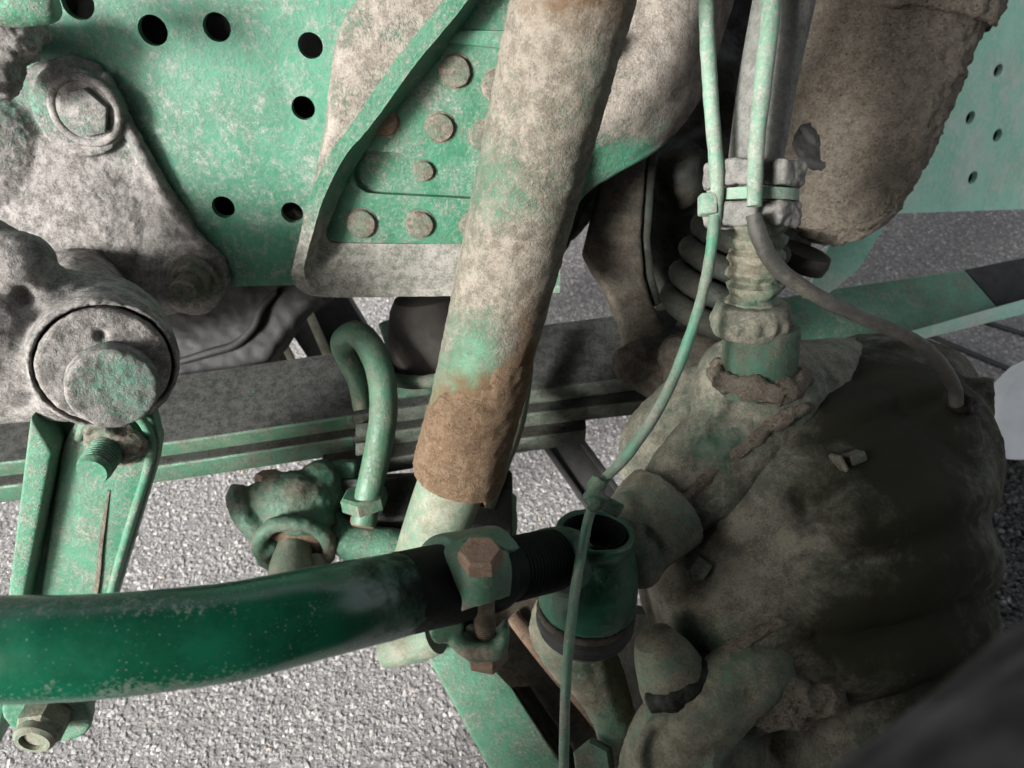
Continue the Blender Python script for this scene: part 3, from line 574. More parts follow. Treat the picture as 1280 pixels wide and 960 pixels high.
# ------------------------------------------------------------------ U-bolts
g_ = 'U-bolts over the leaf spring'
def ubolt(path, label, mat):
    me = to_mesh(MB().tube([(p(x, y, d), m(r, d)) for x, y, d, r in path], 28, 8), 'u_bolt', 60); rough(me, [(60, .0006, 3)])
    return part('u_bolt', me, mat, None, label, 'U-bolt', g_)
ubolt([(453, 512, .935, 11), (447, 478, .935, 12.5), (435, 448, .93, 15), (430, 428, .915, 17), (446, 418, .90, 17), (464, 436, .885, 17.5), (477, 475, .875, 17.5), (479, 520, .87, 17.5), (470, 575, .87, 17), (460, 620, .875, 16.5), (455, 652, .88, 16)],
      'green U-bolt looping over the springs beside the bump stop', M['green'])
ubolt([(655, 430, .95, 13), (652, 470, .93, 14), (642, 530, .915, 14), (622, 585, .915, 14), (606, 630, .92, 14)], 'pale green U-bolt leg half hidden behind the mud caked shock end', M['rod'])
# ------------------------------------------------------------------ axle seat
t = thing('spring_plate', 'dark green spring seat plate under the springs with upturned rim', 'spring seat', p(520, 680, .95))
b_ = MB().box(p(530, 640, 1.0), V(1, .05, 0) * .24, V(0, 1, .3) * .10, V(0, -.3, 1) * .06, .01)
me = fuse(b_, .004, 2); part('seat_plate', me, M['dark'], t)
me = fuse(MB().tube([(p(398, 575, .93), .010), (p(406, 620, .925), .012), (p(420, 662, .915), .019), (p(448, 680, .905), .024), (p(500, 686, .90), .024), (p(560, 692, .91), .018), (p(625, 680, .93), .016), (p(632, 620, .96), .015)], 16, 5), .003, 2); rough(me, [(50, .001, 3)]); part('rim', me, M['arm'], t)
me = fuse(MB().prism([p(x, y, .925) for x, y in ((402, 582), (420, 577), (446, 578), (440, 618), (428, 632))], -TOV * .04, .004), .003, 2); part('block', me, M['arm'], t)
part('tray', MB().prism([p(x, y, .915) for x, y in ((408, 600), (640, 590), (640, 690), (560, 700), (450, 698), (420, 670))], -TOV * .02, .004), M['dark'], t)
part('nut', MB().hexa(p(457, 632, .885), V(-.1, .9, .35), .028, .018), M['green'], t)
part('bolt_tip', MB().lathe(p(455, 648, .882), V(-.1, -.9, .3), [(.0155, 0), (.0155, .006), (.013, .010)], 20), M['rust'], t)
me = to_mesh(MB().tube([(p(480, 815, .93), .02), (p(520, 805, .92), .022), (p(545, 795, .91), .022)], 24, 4), 'spacer'); part('spacer', me, M['rod'], t)
# ------------------------------------------------------------------ bump stop
t = thing('bump_stop', 'blunt dark rubber bump stop in a green cup above the springs', 'bump stop', p(520, 455, .97))
me = to_mesh(MB().lathe(p(545, 440, .97), V(-.12, .92, .38), [(.058, -.02), (.06, 0), (.058, .03), (.050, .062), (.042, .075), (.02, .082)], 36), 'rubber_block'); rough(me, [(40, .001, 2)]); part('rubber_block', me, M['bump'], t)
me = fuse(MB().torus(p(538, 452, .955), V(-.1, .9, .42), .062, .009, 100, 300, ref=V(1, 0, 0)).prism([p(472, 405, .97), p(498, 392, .97), p(512, 400, .97), p(515, 460, .96), p(490, 465, .95)], -TOV * .03).box(p(545, 480, .98), V(1, .1, 0) * .14, V(0, 1, .3) * .03, TOV * .07), .0035, 3); rough(me, [(60, .001, 3)]); part('cup', me, M['dgreen'], t)
# ------------------------------------------------------------------ fork bracket with pin
t = thing('fork_bracket', 'cast green eye bracket with a dirty pin below the springs', 'bracket', p(350, 690, .9))
b_ = MB().tube([(p(300, 608, .90), .011), (p(298, 622, .895), .014), (p(308, 648, .895), .015), (p(330, 672, .89), .014), (p(345, 690, .89), .012)], 14, 4)
b_.ell(p(368, 622, .91), .052, .034, .04).ell(p(330, 615, .905), .02, .014, .02).ell(p(400, 615, .92), .03, .04, .03).torus(p(368, 684, .885), V(.1, -.55, .8), .041, .0095).ell(p(375, 650, .90), .045, .02, .03)
me = fuse(b_, .003, 4); rough(me, [(40, .002, 3), (200, .0007, 3)]); part('eye_casting', me, M['dgreen'], t)
part('bushing', MB().lathe(p(368, 684, .90), V(.1, -.55, .8), [(.034, -.01), (.034, .004), (.030, .006)], 30), M['rust'], t)
me = to_mesh(MB().lathe(p(368, 672, .91), V(.12, -.72, .68), [(.024, 0), (.024, .03), (.026, .04), (.026, .065), (.024, .07)], 28), 'pin'); part('pin', me, M['rod'], t)
part('nut', MB().hexa(p(337, 606, .915), V(0, 1, .2), .017, .016), M['rust'], t)
part('pin_nut', MB().lathe(p(395, 700, .90), V(.12, -.72, .68), [(.016, 0), (.016, .02)], 14), M['rod'], t)
# ------------------------------------------------------------------ behind the springs: black cover and crossmember
t = thing('cover', 'black moulded plastic cover with wavy ridge below the rail', 'cover', p(300, 430, 1.04))
me = fuse(MB().prism([p(x, y, 1.04) for x, y in ((180, 370), (300, 345), (430, 340), (405, 372), (378, 392), (352, 425), (335, 455), (305, 472), (180, 490))], -TOV * .05, .01), .004, 4); rough(me, [(30, .003, 3)]); part('shell', me, M['rubber'], t)
part('ridge', MB().tube([(p(225, 452, 1.035), .005), (p(265, 440, 1.033), .006), (p(295, 430, 1.033), .006), (p(318, 408, 1.033), .006), (p(328, 385, 1.033), .006), (p(345, 365, 1.035), .005)], 10, 5), M['rubber'], t)
t = thing('crossmember', 'dark straight crossmember with pale edges seen above the springs beside the black cover', 'crossmember', p(400, 430, 1.2))
part('bar', MB().prism([p(x, y, 1.2) for x, y in ((352, 400), (428, 360), (500, 480), (420, 500))], -TOV * .05, .004), M['rubber'], t)
for a, mt in ((((318, 412), (336, 402), (378, 490), (352, 492)), 'brown'), (((336, 402), (344, 400), (386, 488), (378, 490)), 'yellow'), (((372, 372), (381, 370), (430, 480), (420, 484)), 'yellow')):
    part('edge_strip', MB().prism([p(x, y, 1.185) for x, y in a], -TOV * .012, .001), M[mt], t)
# ------------------------------------------------------------------ hanger arm and coil right of the shock
t = thing('spring_hanger', 'flat brown curved hanger arm ending in a bolt, seen between shock absorber and coil', 'arm', p(800, 450, .98))
me = fuse(MB().prism([p(x, y, .96) for x, y in ((762, 170), (812, 170), (806, 240), (803, 300), (808, 350), (818, 382), (836, 412), (842, 445), (832, 472), (802, 480), (785, 452), (778, 410), (758, 366), (742, 338), (729, 315), (745, 250))], -TOV * .035, .004), .0035, 3)
rough(me, [(40, .0012, 3)]); part('arm_plate', me, M['brown'], t)
me = fuse(MB().tube([(p(838, 460, .96), .034), (p(810, 452, .94), .032), (p(790, 455, .93), .026), (p(770, 456, .925), .016)], 18, 4).ell(p(830, 470, .95), .045, .03, .04).ell(p(800, 440, .935), .012, .012, .01), .003, 3); rough(me, [(60, .003, 3)]); part('bolt', me, M['brown'], t)
part('side_flange', MB().prism([p(x, y, .965) for x, y in ((812, 170), (804, 300), (809, 350), (820, 382), (828, 378), (818, 345), (813, 300), (822, 170))], -TOV * .07, .002), M['dark'], t)
t = thing('engine_block', 'shadowed dark engine casting behind the hoses and the coil', 'engine', p(880, 250, 1.1))
me = fuse(MB().prism([p(x, y, 1.06) for x, y in ((640, -200), (1060, -200), (1060, 150), (1010, 330), (930, 345), (880, 340), (858, 390), (842, 392), (838, 362), (820, 334), (804, 322), (800, 240), (760, 230), (700, 314), (640, 316))], -TOV * .12, .01).ell(p(850, 220, 1.05), .04, .05, .05).ell(p(890, 120, 1.06), .05, .1, .06), .008, 3); rough(me, [(20, .008, 3)]); part('block', me, M['dark'], t)
t = thing('coil_spring', 'grimy rubber gaiter of stacked rings left of the filler neck', 'gaiter', p(880, 450, .88))
ax_ = V(.32, .86, .4)
for x, y, rr in ((925, 300, 50), (915, 330, 55), (905, 362, 58), (898, 393, 62)):
    me = to_mesh(MB().torus(p(x, y, .88), ax_, m(rr, .88), m(15, .88), seg=44, ts=14), 'ring'); rough(me, [(60, .0012, 3)]); part('ring', me, M['dark'], t)
part('core', MB().tube([(p(930, 290, .89), .04), (p(890, 420, .89), .045)], 24, 1), M['dark'], t)
me = fuse(MB().ell(p(880, 445, .89), .055, .035, .05).box(p(880, 470, .90), V(1, .1, 0) * .1, V(0, 1, 0) * .05, TOV * .06, .01), .004, 4); rough(me, [(50, .004, 3)]); part('base', me, M['brown'], t)
# ------------------------------------------------------------------ mud caked tank at upper right
t = thing('air_tank', 'cylinder thickly caked with rough brown mud beside the hose bundle', 'tank', p(1040, 300, .95))
me = to_mesh(MB().tube([(p(1160, -140, .86), .105), (p(1118, 0, .88), .105), (p(1083, 110, .90), .098), (p(1052, 210, .92), .084), (p(1040, 255, .93), .072), (p(1034, 285, .94), .050), (p(1031, 297, .94), .015)], 150, 40), 'tank_body', 80)
rough(me, [(14, .005, 3), (70, .0035, 4), (240, .0010, 4)], [(1010, 185, 22, -.003)]); from mathutils.bvhtree import BVHTree
tr_ = (p(1020, 182, 1) - O).normalized(); tq = BVHTree.FromPolygons([v.co.copy() for v in me.vertices], [tuple(f.vertices) for f in me.polygons]).ray_cast(O, tr_)[0]
part('tank_body', me, M['mud'], t)
me = to_mesh(MB().tube([(p(1165, -150, .85), .112), (p(1130, -30, .865), .114), (p(1124, 10, .87), .110), (p(1119, 30, .875), .101)], 90, 14), 'collar', 80); rough(me, [(16, .006, 3), (70, .004, 4), (220, .0016, 4)]); part('collar', me, M['mud'], t)
me = to_mesh(MB().ell(tq, .026, .030, .004, (V(.7, .7, 0), V(-.7, .7, 0), V(-.45, 0, 1)), 40, 24), 'tar_patch'); rough(me, [(45, .004, 3), (200, .001, 3)]); part('tar_patch', me, M['rubber'], t, 'black bare patch on the mud')
me = to_mesh(MB().lathe(p(1002, 322, .95), V(.25, .8, .5), [(.034, -.012), (.036, 0), (.034, .01)], 30), 'foot_ring'); part('foot_ring', me, M['bump'], t)
# ------------------------------------------------------------------ hose bundle and its clamp
t = thing('hose', 'thick grey hose running down into the hose clamp', 'hose', p(942, 215, .62))
me = to_mesh(MB().tube([(p(996, -90, .575), m(39, .575)), (p(980, 0, .59), m(38, .59)), (p(958, 110, .605), m(35.5, .605)), (p(943, 215, .62), m(33, .62)), (p(940, 260, .625), m(31, .625))], 40, 8), 'hose', 60); part('hose_wall', me, M['hose'], t)
def cable(name, path, mat, label, n=8, sub=None):
    me = to_mesh(MB().tube([(p(x, y, d), m(r, d)) for x, y, d, r in path], 16, n), name, 60); rough(me, [(90, .0005, 3)])
    return part(name, me, mat, None, label, 'cable' if 'cable' in name else 'pipe')
cable('pipe', [(881, -60, .57, 9.5), (884, 40, .575, 9.5), (889, 130, .585, 9.5), (896, 215, .595, 9), (895, 262, .60, 8), (891, 300, .605, 8)], M['pipe'], 'thin pale green pipe left of the thick grey hose')
cable('pipe', [(968, -60, .545, 13), (962, 30, .55, 12), (953, 110, .56, 11), (945, 190, .572, 10), (943, 258, .575, 9.5)], M['pipe'], 'slim pipe lying along the front of the thick grey hose')
cable('brake_cable', [(893, 270, .60, 7.5), (890, 305, .60, 7.5), (880, 360, .60, 7), (857, 435, .60, 7), (825, 508, .60, 7), (783, 570, .60, 7), (752, 604, .60, 6.5), (738, 640, .595, 6.5), (725, 700, .58, 6.5), (714, 780, .565, 6.5), (707, 860, .555, 6.5), (704, 1000, .55, 6.5)], M['cable'], 'thin green cable sagging from the hose clamp past the ball joint')
cable('vent_cable', [(942, 268, .578, 10), (950, 298, .58, 11), (972, 335, .59, 10.5), (1020, 369, .60, 9.5), (1080, 398, .61, 9), (1140, 424, .63, 8.5), (1174, 452, .66, 8.5), (1192, 482, .69, 8.5), (1196, 505, .70, 8)], M['blackcable'], 'dirty black cable arching over the axle housing on the right')
t = thing('hose_clamp', 'pale plastic split collar with strap holding hose and pipes', 'clamp', p(938, 255, .62))
ha = (p(943, 215, .62) - p(940, 262, .625)).normalized(); hc = p(940, 245, .622)
for h0, h1, sc_ in ((.006, .026, 1.0), (-.026, -.006, .95)):
    b_ = MB().lathe(hc, ha, [(.034 * sc_, h0), (.034 * sc_, h1)], 20)
    me = to_mesh(b_, 'collar'); 
    b2 = MB()
    for k in range(5):
        a = 2 * math.pi * k / 5 + .35; a_, u_, v_ = frame(ha); e = u_ * math.cos(a) + v_ * math.sin(a); f = ha.cross(e)
        b2.box(hc + ha * (h0 + h1) / 2 + e * .034 * sc_, f * .031, e * .012, ha * (h1 - h0), .002)
    b2.lathe(hc, ha, [(.032 * sc_, h0 + .001), (.032 * sc_, h1 - .001)], 30)
    me = fuse(b2, .0018, 3); rough(me, [(70, .0015, 3), (250, .0006, 3)]); part('collar', me, M['hose'], t)
part('strap', MB().lathe(hc, ha, [(.036, -.005), (.0375, -.005), (.0375, .004), (.036, .004)], 40), M['pipe'], t)
part('buckle', MB().box(p(884, 256, .60), V(1, 0, .1) * .013, V(0, 1, 0) * .017, TOV * .014, .002), M['pipe'], t)
# ------------------------------------------------------------------ filler neck
t = thing('breather_neck', 'dirty ribbed breather neck standing on the axle housing', 'fitting', p(945, 470, .66))
na = V(-.03, .93, .36); ncx = p(948, 462, .665)
me = to_mesh(MB().lathe(ncx, na, [(.034, -.02), (.033, 0), (.0325, .038), (.031, .042)], 40), 'collar'); rough(me, [(60, .001, 3)]); part('collar', me, M['dgreen'], t)
b_ = MB(); cp = p(938, 412, .65); b_.lathe(cp, na, [(.031, -.004), (.033, 0), (.033, .018), (.030, .024), (.020, .026)], 40)
for k in range(14): a_, u_, v_ = frame(na); e = u_ * math.cos(k * .449) + v_ * math.sin(k * .449); b_.ell(cp + na * .009 + e * .032, .0045, .0045, .007, (u_, v_, na), 10, 8)
me = fuse(b_, .002, 1); rough(me, [(80, .0008, 3)]); part('knurled_cap', me, M['rod'] if 0 else M['diff'], t)
prof = []
for k in range(6): prof += [(.019 + .001 * (k % 2), k * .0135), (.0235, k * .0135 + .005), (.0235, k * .0135 + .009), (.019, k * .0135 + .0125)]
me = to_mesh(MB().lathe(cp + na * .018, na, prof, 30), 'bellows'); dense(me, 1); rough(me, [(50, .003, 3), (160, .0015, 3)]); part('bellows', me, M['olive'], t)
me = to_mesh(MB().torus(ncx - na * .006, na, .034, .010, seg=60, ts=14), 'mud_ring'); rough(me, [(80, .006, 4), (260, .002, 3)]); part('mud_ring', me, M['mud'], t)
# ------------------------------------------------------------------ axle housing (differential)
t = thing('axle_housing', 'huge rounded axle housing coated in dust, oily dirt and painted shade at lower right', 'axle housing', p(1030, 900, .85))
b_ = MB()
b_.ell(p(1005, 640, .83), .175, .165, .19); b_.ell(p(1070, 570, .86), .135, .130, .17); b_.ell(p(930, 720, .80), .115, .115, .13); b_.ell(p(1072, 700, .84), .118, .18, .17)
b_.ell(p(1100, 480, .88), .10, .06, .10); b_.ell(p(1020, 470, .90), .10, .045, .08)
b_.tube([(p(905, 860, .74), .050), (p(1000, 820, .72), .052), (p(1110, 772, .71), .052), (p(1200, 740, .74), .046)], 24, 5)
b_.ell(p(1085, 900, .82), .15, .15, .18)
b_.lathe(p(1212, 545, .80), V(.7, .2, .3), [(.035, -.05), (.035, .01), (.03, .015)], 20); b_.lathe(p(1188, 640, .78), V(.8, 0, .4), [(.045, -.06), (.043, .02), (.035, .026)], 24); b_.box(p(1195, 500, .80), V(1, 0, 0) * .05, V(0, 1, 0) * .05, TOV * .06)
me = fuse(b_, .0040, 7)
ridge(me, [(930, 715, 1240, 605, 30, .009, .4), (935, 752, 1240, 645, 16, -.004, .5), (950, 800, 1250, 690, 30, .009, .4), (985, 838, 1255, 745, 18, -.006, .5), (1010, 880, 1260, 800, 32, .009, .4), (990, 555, 1200, 490, 9, -.006, .3), (985, 535, 1200, 470, 16, .006, .3)])
rough(me, [(12, .002, 3), (60, .0010, 3), (240, .0006, 3)], [(1008, 628, 30, -.020), (1056, 622, 28, .010)])
from mathutils.bvhtree import BVHTree
BV = [BVHTree.FromPolygons([v.co.copy() for v in me.vertices], [tuple(f.vertices) for f in me.polygons])]
def hit(x, y, off=0):
    r = (p(x, y, 1) - O).normalized(); best = None
    for bv in BV:
        q = bv.ray_cast(O, r)
        if q[0] is not None and (best is None or q[3] < best): best = q[3]
    return O + r * ((best or .75) - off)
spots(me, [(890, 690, 110, 90, .22), (905, 790, 60, 24, -.22), (850, 770, 30, 40, -.1), (870, 650, 30, 20, -.15), (950, 600, 60, 30, -.10)])
spots(me, [(1160, 650, 150, 250, .72), (1085, 500, 120, 75, .62), (1020, 830, 60, 60, .3), (1180, 880, 130, 130, .4), (1060, 780, 90, 40, .3), (1010, 625, 34, 34, .25)], 'stain_shade'); part('housing', me, M['diff'], t)  # right and top darkened as painted shade, oily along the lower seam
b_ = MB().tube([(p(822, 640, .745), .038), (p(860, 610, .735), .047), (p(920, 555, .735), .052), (p(985, 500, .765), .052), (p(1035, 470, .82), .042), (p(1080, 455, .90), .03)], 28, 6).ell(p(945, 490, .74), .065, .06, .06)
me = fuse(b_, .0035, 5); rough(me, [(30, .003, 3), (200, .0006, 3)]); BV.append(BVHTree.FromPolygons([v.co.copy() for v in me.vertices], [tuple(f.vertices) for f in me.polygons])); spots(me, [(900, 560, 40, 18, -.25), (990, 520, 30, 25, -.1)]); part('manifold_pipe', me, M['diff'], t)
b_ = MB().tube([(p(800, 600, .83), .028), (p(820, 560, .82), .042), (p(870, 520, .81), .05), (p(930, 490, .82), .05)], 24, 6)
me = fuse(b_, .004, 4); rough(me, [(30, .003, 3)]); part('back_pipe', me, M['diff'], t)
b_ = MB().tube([(hit(x, y, -.001), m(r, d) * 1.7) for x, y, d, r in ((815, 715, .70, 6), (820, 680, .69, 6), (838, 645, .685, 5), (880, 602, .675, 4), (930, 560, .675, 4), (975, 525, .69, 6), (1005, 508, .71, 5))], 20, 12)
me = to_mesh(b_, 'dirt_seam', 80); rough(me, [(60, .004, 4), (200, .002, 4)]); part('dirt_seam', me, M['mud'], t, 'caked dirt along the seam')
b_ = MB().tube([(hit(x, y, -.003), m(r, d) * 1.6) for x, y, d, r in ((890, 835, .672, 9), (925, 805, .667, 8), (960, 783, .667, 6), (990, 772, .67, 4))], 20, 12)
me = to_mesh(b_, 'dirt_seam', 80); rough(me, [(60, .004, 4), (200, .002, 4)]); part('dirt_seam', me, M['mud'], t)
me = to_mesh(MB().ell(hit(995, 872, -.004), .044, .026, .016, (V(.95, .3, 0), V(-.3, .95, 0), TOV), 60, 40), 'mud_clod'); rough(me, [(30, .010, 3), (120, .003, 4)]); part('mud_clod', me, M['mud'], t, 'crumbling clod of mud on the lower flange')
me = fuse(MB().box(hit(871, 707, .004), V(.8, -.5, .2) * .016, V(.5, .8, 0) * .018, TOV * .03, .001).box(hit(864, 720, .003), V(.5, .8, .2) * .003, V(.8, -.4, 0) * .012, TOV * .03), .0014, 1); part('lug', me, M['diff'], t, 'small square lug')
me = fuse(MB().box(hit(1048, 578, .006), V(.45, -.9, 0) * .015, V(.9, .45, 0) * .004, TOV * .024).box(hit(1068, 572, .002), V(.9, .3, -.3) * .018, V(-.3, .9, 0) * .010, TOV * .02, .002), .0016, 2); part('lug', me, M['diff'], t, 'thin fin lug')
me = fuse(MB().ell(p(1200, 515, .74), .014, .018, .02).tube([(p(1196, 500, .71), .010), (p(1210, 520, .73), .009), (p(1218, 545, .75), .005)], 12, 3).ell(p(1190, 540, .77), .03, .03, .03), .003, 2); rough(me, [(80, .004, 3)]); part('cable_fitting', me, M['dark'], t)
# pipe saddle on the left end of the manifold pipe
t = thing('pipe_saddle', 'grey green saddle bracket with small pin at the left end of the axle housing', 'bracket', p(800, 690, .70))
sx = V(.62, .62, -.45); sc0 = p(815, 655, .715)
b_ = MB(); b_.tube([(p(792, 672, .70) , .040), (p(815, 650, .712), .045), (p(832, 634, .72), .047)], 32, 3); b_.ell(p(800, 690, .69), .026, .034, .026).ell(p(785, 655, .69), .022, .03, .026)
b_.tube([(p(772, 636, .68), .010), (p(772, 670, .675), .012), (p(790, 705, .68), .012), (p(815, 724, .69), .010)], 14, 4)
me = fuse(b_, .0024, 3); rough(me, [(50, .001, 3)]); part('saddle', me, M['olive'], t)
part('pin', MB().lathe(p(766, 661, .66), V(-.75, -.15, .6), [(.006, -.01), (.006, .010), (.005, .011)], 16), M['gloss'], t)
me = fuse(MB().box(p(744, 622, .595), V(.8, -.6, 0) * .018, V(.6, .8, 0) * .014, TOV * .010, .002).lathe(p(746, 606, .598), V(.55, .83, 0), [(.0075, -.004), (.0075, .006)], 20).hexa(p(742, 630, .588), V(-.2, -.2, 1), .006, .006).box(p(762, 632, .62), V(.9, -.5, -.3) * .024, V(.5, .9, 0) * .013, TOV * .006), .0018, 1); part('cable_clip', me, M['green'], t)
# lower casting with cone at the bottom
t = thing('lower_casting', 'green grey pump like casting with round ring below the axle housing', 'casting', p(880, 950, .72))
b_ = MB().ell(p(870, 935, .73), .065, .055, .06).tube([(p(830, 1000, .73), .05), (p(850, 920, .70), .045), (p(900, 872, .69), .036), (p(950, 835, .70), .036), (p(1010, 800, .76), .036)], 20, 5).torus(p(845, 945, .665), V(-.2, .1, 1), .032, .006)
me = fuse(b_, .003, 4); rough(me, [(40, .002, 3), (200, .0006, 3)], [(935, 870, 26, -.008)]); part('body', me, M['olive'], t)
me = to_mesh(MB().lathe(p(843, 850, .70), V(-.42, .86, .28), [(.037, -.025), (.035, .0), (.029, .028), (.022, .046), (.019, .052), (.012, .054)], 32), 'cone'); rough(me, [(60, .001, 3)]); part('cone', me, M['olive'], t)
me = fuse(MB().ell(p(845, 872, .685), .03, .014, .02).ell(p(880, 832, .70), .02, .012, .02).tube([(p(810, 880, .68), .008), (p(850, 870, .67), .010), (p(885, 845, .68), .008)], 12, 4), .0026, 2); rough(me, [(60, .003, 3)]); part('clip', me, M['dark'], t)
# ------------------------------------------------------------------ channel beam at the bottom
t = thing('axle_beam', 'green channel beam running diagonally down below the tube clamp', 'beam', p(640, 900, .95))
fl = [p(x, y, d) for x, y, d in ((524, 800, .93), (575, 790, .93), (640, 860, .925), (720, 985, .92), (735, 1020, .92), (650, 1020, .92), (605, 945, .925))]
me = to_mesh(MB().prism(fl, -V(.35, .35, 1) * .012, .0025, 3), 'flange'); part('flange', me, M['arm'], t)
part('web', MB().prism([p(x, y, d) for x, y, d in ((560, 770, .985), (680, 735, .985), (860, 960, .99), (880, 1020, .99), (700, 1020, .98))], -TOV * .012, .002), M['brown'], t)
part('rust_streak', MB().tube([(p(640, 770, .97), .010), (p(690, 830, .97), .013), (p(740, 890, .97), .012), (p(790, 960, .97), .012)], 12, 5, flat=.5), M['rust'], t, 'rusty ridge inside the channel')
part('inner_wall', MB().prism([p(x, y, .935) for x, y in ((578, 792), (645, 860), (726, 988), (760, 1020))] + [p(x, y, .985) for x, y in ((780, 1020), (745, 985), (665, 860), (600, 790))], V(-.6, -.4, 0) * .003) if 0 else MB().prism([p(640, 860, .937), p(722, 985, .932), p(745, 985, .98), (p(660, 860, .98))], V(.6, .4, 0) * .003), M['dark'], t)
part('far_flange', MB().prism([p(x, y, d) for x, y, d in ((720, 760, .94), (830, 770, .94), (850, 850, .94), (820, 960, .94), (800, 900, .94), (770, 830, .94))], -TOV * .04, .003), M['dark'], t)  # dark material paints deep shade onto this green flange
# ------------------------------------------------------------------ right background: rail panel, cross beam, bar, pale panel, gravel
t = thing('side_panel', 'bright mint green panel with small oval holes at the upper right', 'chassis rail', p(1190, 270, 1.3))
PA, PB, PC = p(1060, 100, 1.05), p(1300, 260, 1.25), p(1100, 270, 1.15)
NP = (PB - PA).cross(PC - PA).normalized()
PA, PB, PC = p(1120, 268, 1.22), p(1290, 262, 1.48), p(1240, -40, 1.22); NP = (PB - PA).cross(PC - PA).normalized(); NP = NP if NP.dot(TOV) > 0 else -NP
def onq(x, y, off=0): r = p(x, y, 1) - O; return O + r * (((PA + NP * off) - O).dot(NP) / r.dot(NP))
def pcirc(x, y, rx, ry, tilt, n=20):
    return [onq(x + rx * math.cos(a) * math.cos(tilt) - ry * math.sin(a) * math.sin(tilt), y + rx * math.cos(a) * math.sin(tilt) + ry * math.sin(a) * math.cos(tilt)) for a in [2 * math.pi * k / n for k in range(n)]]
ph = [pcirc(x, y, 5, 9, .45) for x, y in ((1217, 11), (1248, 88), (1213, 147), (1247, 169), (1216, 222))]
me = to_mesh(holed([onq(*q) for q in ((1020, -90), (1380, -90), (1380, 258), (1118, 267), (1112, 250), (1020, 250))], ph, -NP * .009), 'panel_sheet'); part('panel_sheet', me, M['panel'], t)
part('inner_sheet', MB().prism([onq(*q, -.03) for q in ((1020, -90), (1380, -90), (1380, 250), (1020, 258))], -NP * .003), M['rubber'], t)
me = to_mesh(MB().prism([p(x, y, 1.2) for x, y in ((1085, 245), (1122, 250), (1108, 280), (1075, 335), (1030, 372), (1005, 372), (1040, 300))], -TOV * .01, .002), 'foot_plate'); part('foot_plate', me, M['panel'], t)
t = thing('cross_beam', 'pale green beam with lower lip and dark end crossing the ground at right', 'beam', p(1140, 400, 1.35))
part('beam_side', MB().prism([p(x, y, d) for x, y, d in ((940, 378, 1.3), (1060, 358, 1.33), (1206, 337, 1.38), (1248, 385, 1.37), (1140, 416, 1.34), (1040, 432, 1.3), (940, 440, 1.28))], -TOV * .02, .003), M['arm'], t)
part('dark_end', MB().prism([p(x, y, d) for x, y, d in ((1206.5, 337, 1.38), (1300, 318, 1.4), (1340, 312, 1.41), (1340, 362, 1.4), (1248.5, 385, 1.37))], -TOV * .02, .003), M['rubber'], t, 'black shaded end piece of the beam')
part('lip', MB().prism([p(x, y, d) for x, y, d in ((1040, 431, 1.28), (1140, 414, 1.32), (1250, 383, 1.35), (1340, 358, 1.38), (1340, 378, 1.37), (1250, 400, 1.34), (1145, 426, 1.31), (1050, 440, 1.28))], -TOV * .012, .002), M['panel'], t)
t = thing('black_bar', 'black steel bar with raised edges lying diagonally behind the ball joint', 'bar', p(800, 680, 1.2))
d0, d1 = p(690, 535, 1.28), p(905, 835, 1.12); ba = (d1 - d0).normalized(); bn = (TOV - ba * TOV.dot(ba)).normalized(); bs = ba.cross(bn)
part('flat_bar', MB().box((d0 + d1) / 2, d1 - d0, bs * .064, bn * .012, .002), M['rubber'], t)
for s_ in (-1, 1): part('edge_rib', MB().box((d0 + d1) / 2 + bs * .028 * s_ + bn * .0105, d1 - d0, bs * .010, bn * .009, .002), M['rubber'], t)
t = part('pale_panel', MB().prism([p(x, y, d) for x, y, d in ((1340, 430, 1.40), (1282, 458, 1.40), (1262, 478, 1.38), (1247, 505, 1.36), (1237, 535, 1.34), (1238, 558, 1.32), (1247, 570, 1.31), (1262, 575, 1.30), (1340, 577, 1.30))], -TOV * .05, .008, 3), M['palegrey'], None, 'smooth pale grey rounded panel at the right edge above the black gravel', 'panel')
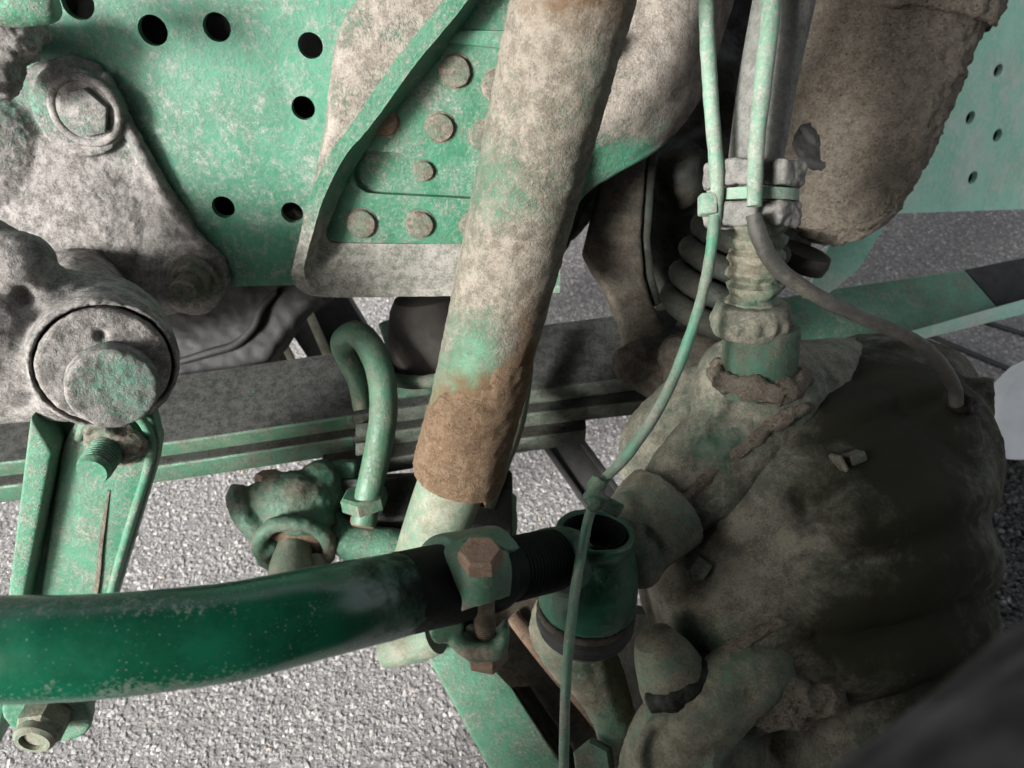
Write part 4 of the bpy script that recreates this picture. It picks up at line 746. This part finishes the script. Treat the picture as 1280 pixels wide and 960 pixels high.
me_ = scatter('black_gravel', [gpt(1195, 572, .02), gpt(1420, 560, .02), gpt(1420, 900, .02), gpt(1230, 900, .02)], 42000, .0035, .0075, M['blackchip'], 0, 'glossy black coarse chippings beside the axle housing', 5, .8, 3.1)
bb = part('chipping_bed', MB().prism([gpt(1195, 572, .0), gpt(1420, 560, .0), gpt(1420, 900, .0), gpt(1230, 900, .0)], UP * .019), M['rubber'], None); bb['kind'] = 'structure'; bb['label'] = 'flat black bed under the black chippings'
# ------------------------------------------------------------------ blurred thing close to the lens
t = thing('tyre', 'blurred grey dusty tyre close to the lens in the lower right corner', 'tyre', p(1140, 875, .2))
tx = V(.855, .50, -.12); tn = (V(.52, -.855, 0) - tx * V(.52, -.855, 0).dot(tx)).normalized(); tcn = O + V(0, 0, -1) * .037 + tn * .267
me = to_mesh(MB().lathe(tcn - tx * .08, tx, [(.10, 0), (.17, 0), (.192, .01), (.199, .03), (.2, .1), (.2, .2), (.2, .36), (.199, .4), (.18, .43), (.1, .43)], 160), 'tread', 50); dense(me, 1)
rough(me, [(30, .003, 3), (120, .002, 3)]); part('tread', me, M['near'], t)
# ------------------------------------------------------------------ added blockers out of view that keep sky and sun off the chassis
t = part('sky_blocker', MB().box(Vector((.12, .25, 1.37)), Vector((1.14, 0, 0)), Vector((0, 1.12, 0)), UP * .06, .01), M['rubber'], None); t['kind'] = 'structure'; t['label'] = 'added dark slab out of view that blocks sky over the chassis'
t = part('sun_blocker', MB().box(Vector((.78, -.30, .80)), Vector((2.84, 0, 0)), Vector((0, .03, 0)), UP * 1.08, .004), M['rubber'], None); t['kind'] = 'structure'; t['label'] = 'added dark wall out of view that blocks light from the viewer side'  # added wall, shades the right side from low light
for (x0, y0), (x1, y1) in (((1140, 412), (1330, 492)), ((1225, 402), (1340, 438))):
    a, b = gpt(x0, y0), gpt(x1, y1); d = (b - a).normalized(); n = d.cross(UP) * .006
    j = part('paving_joint', MB().prism([a - n, b - n, b + n, a + n], UP * .0055), M['rubber'], None); j['kind'] = 'structure'; j['label'] = 'dark joint line running across the pale asphalt'
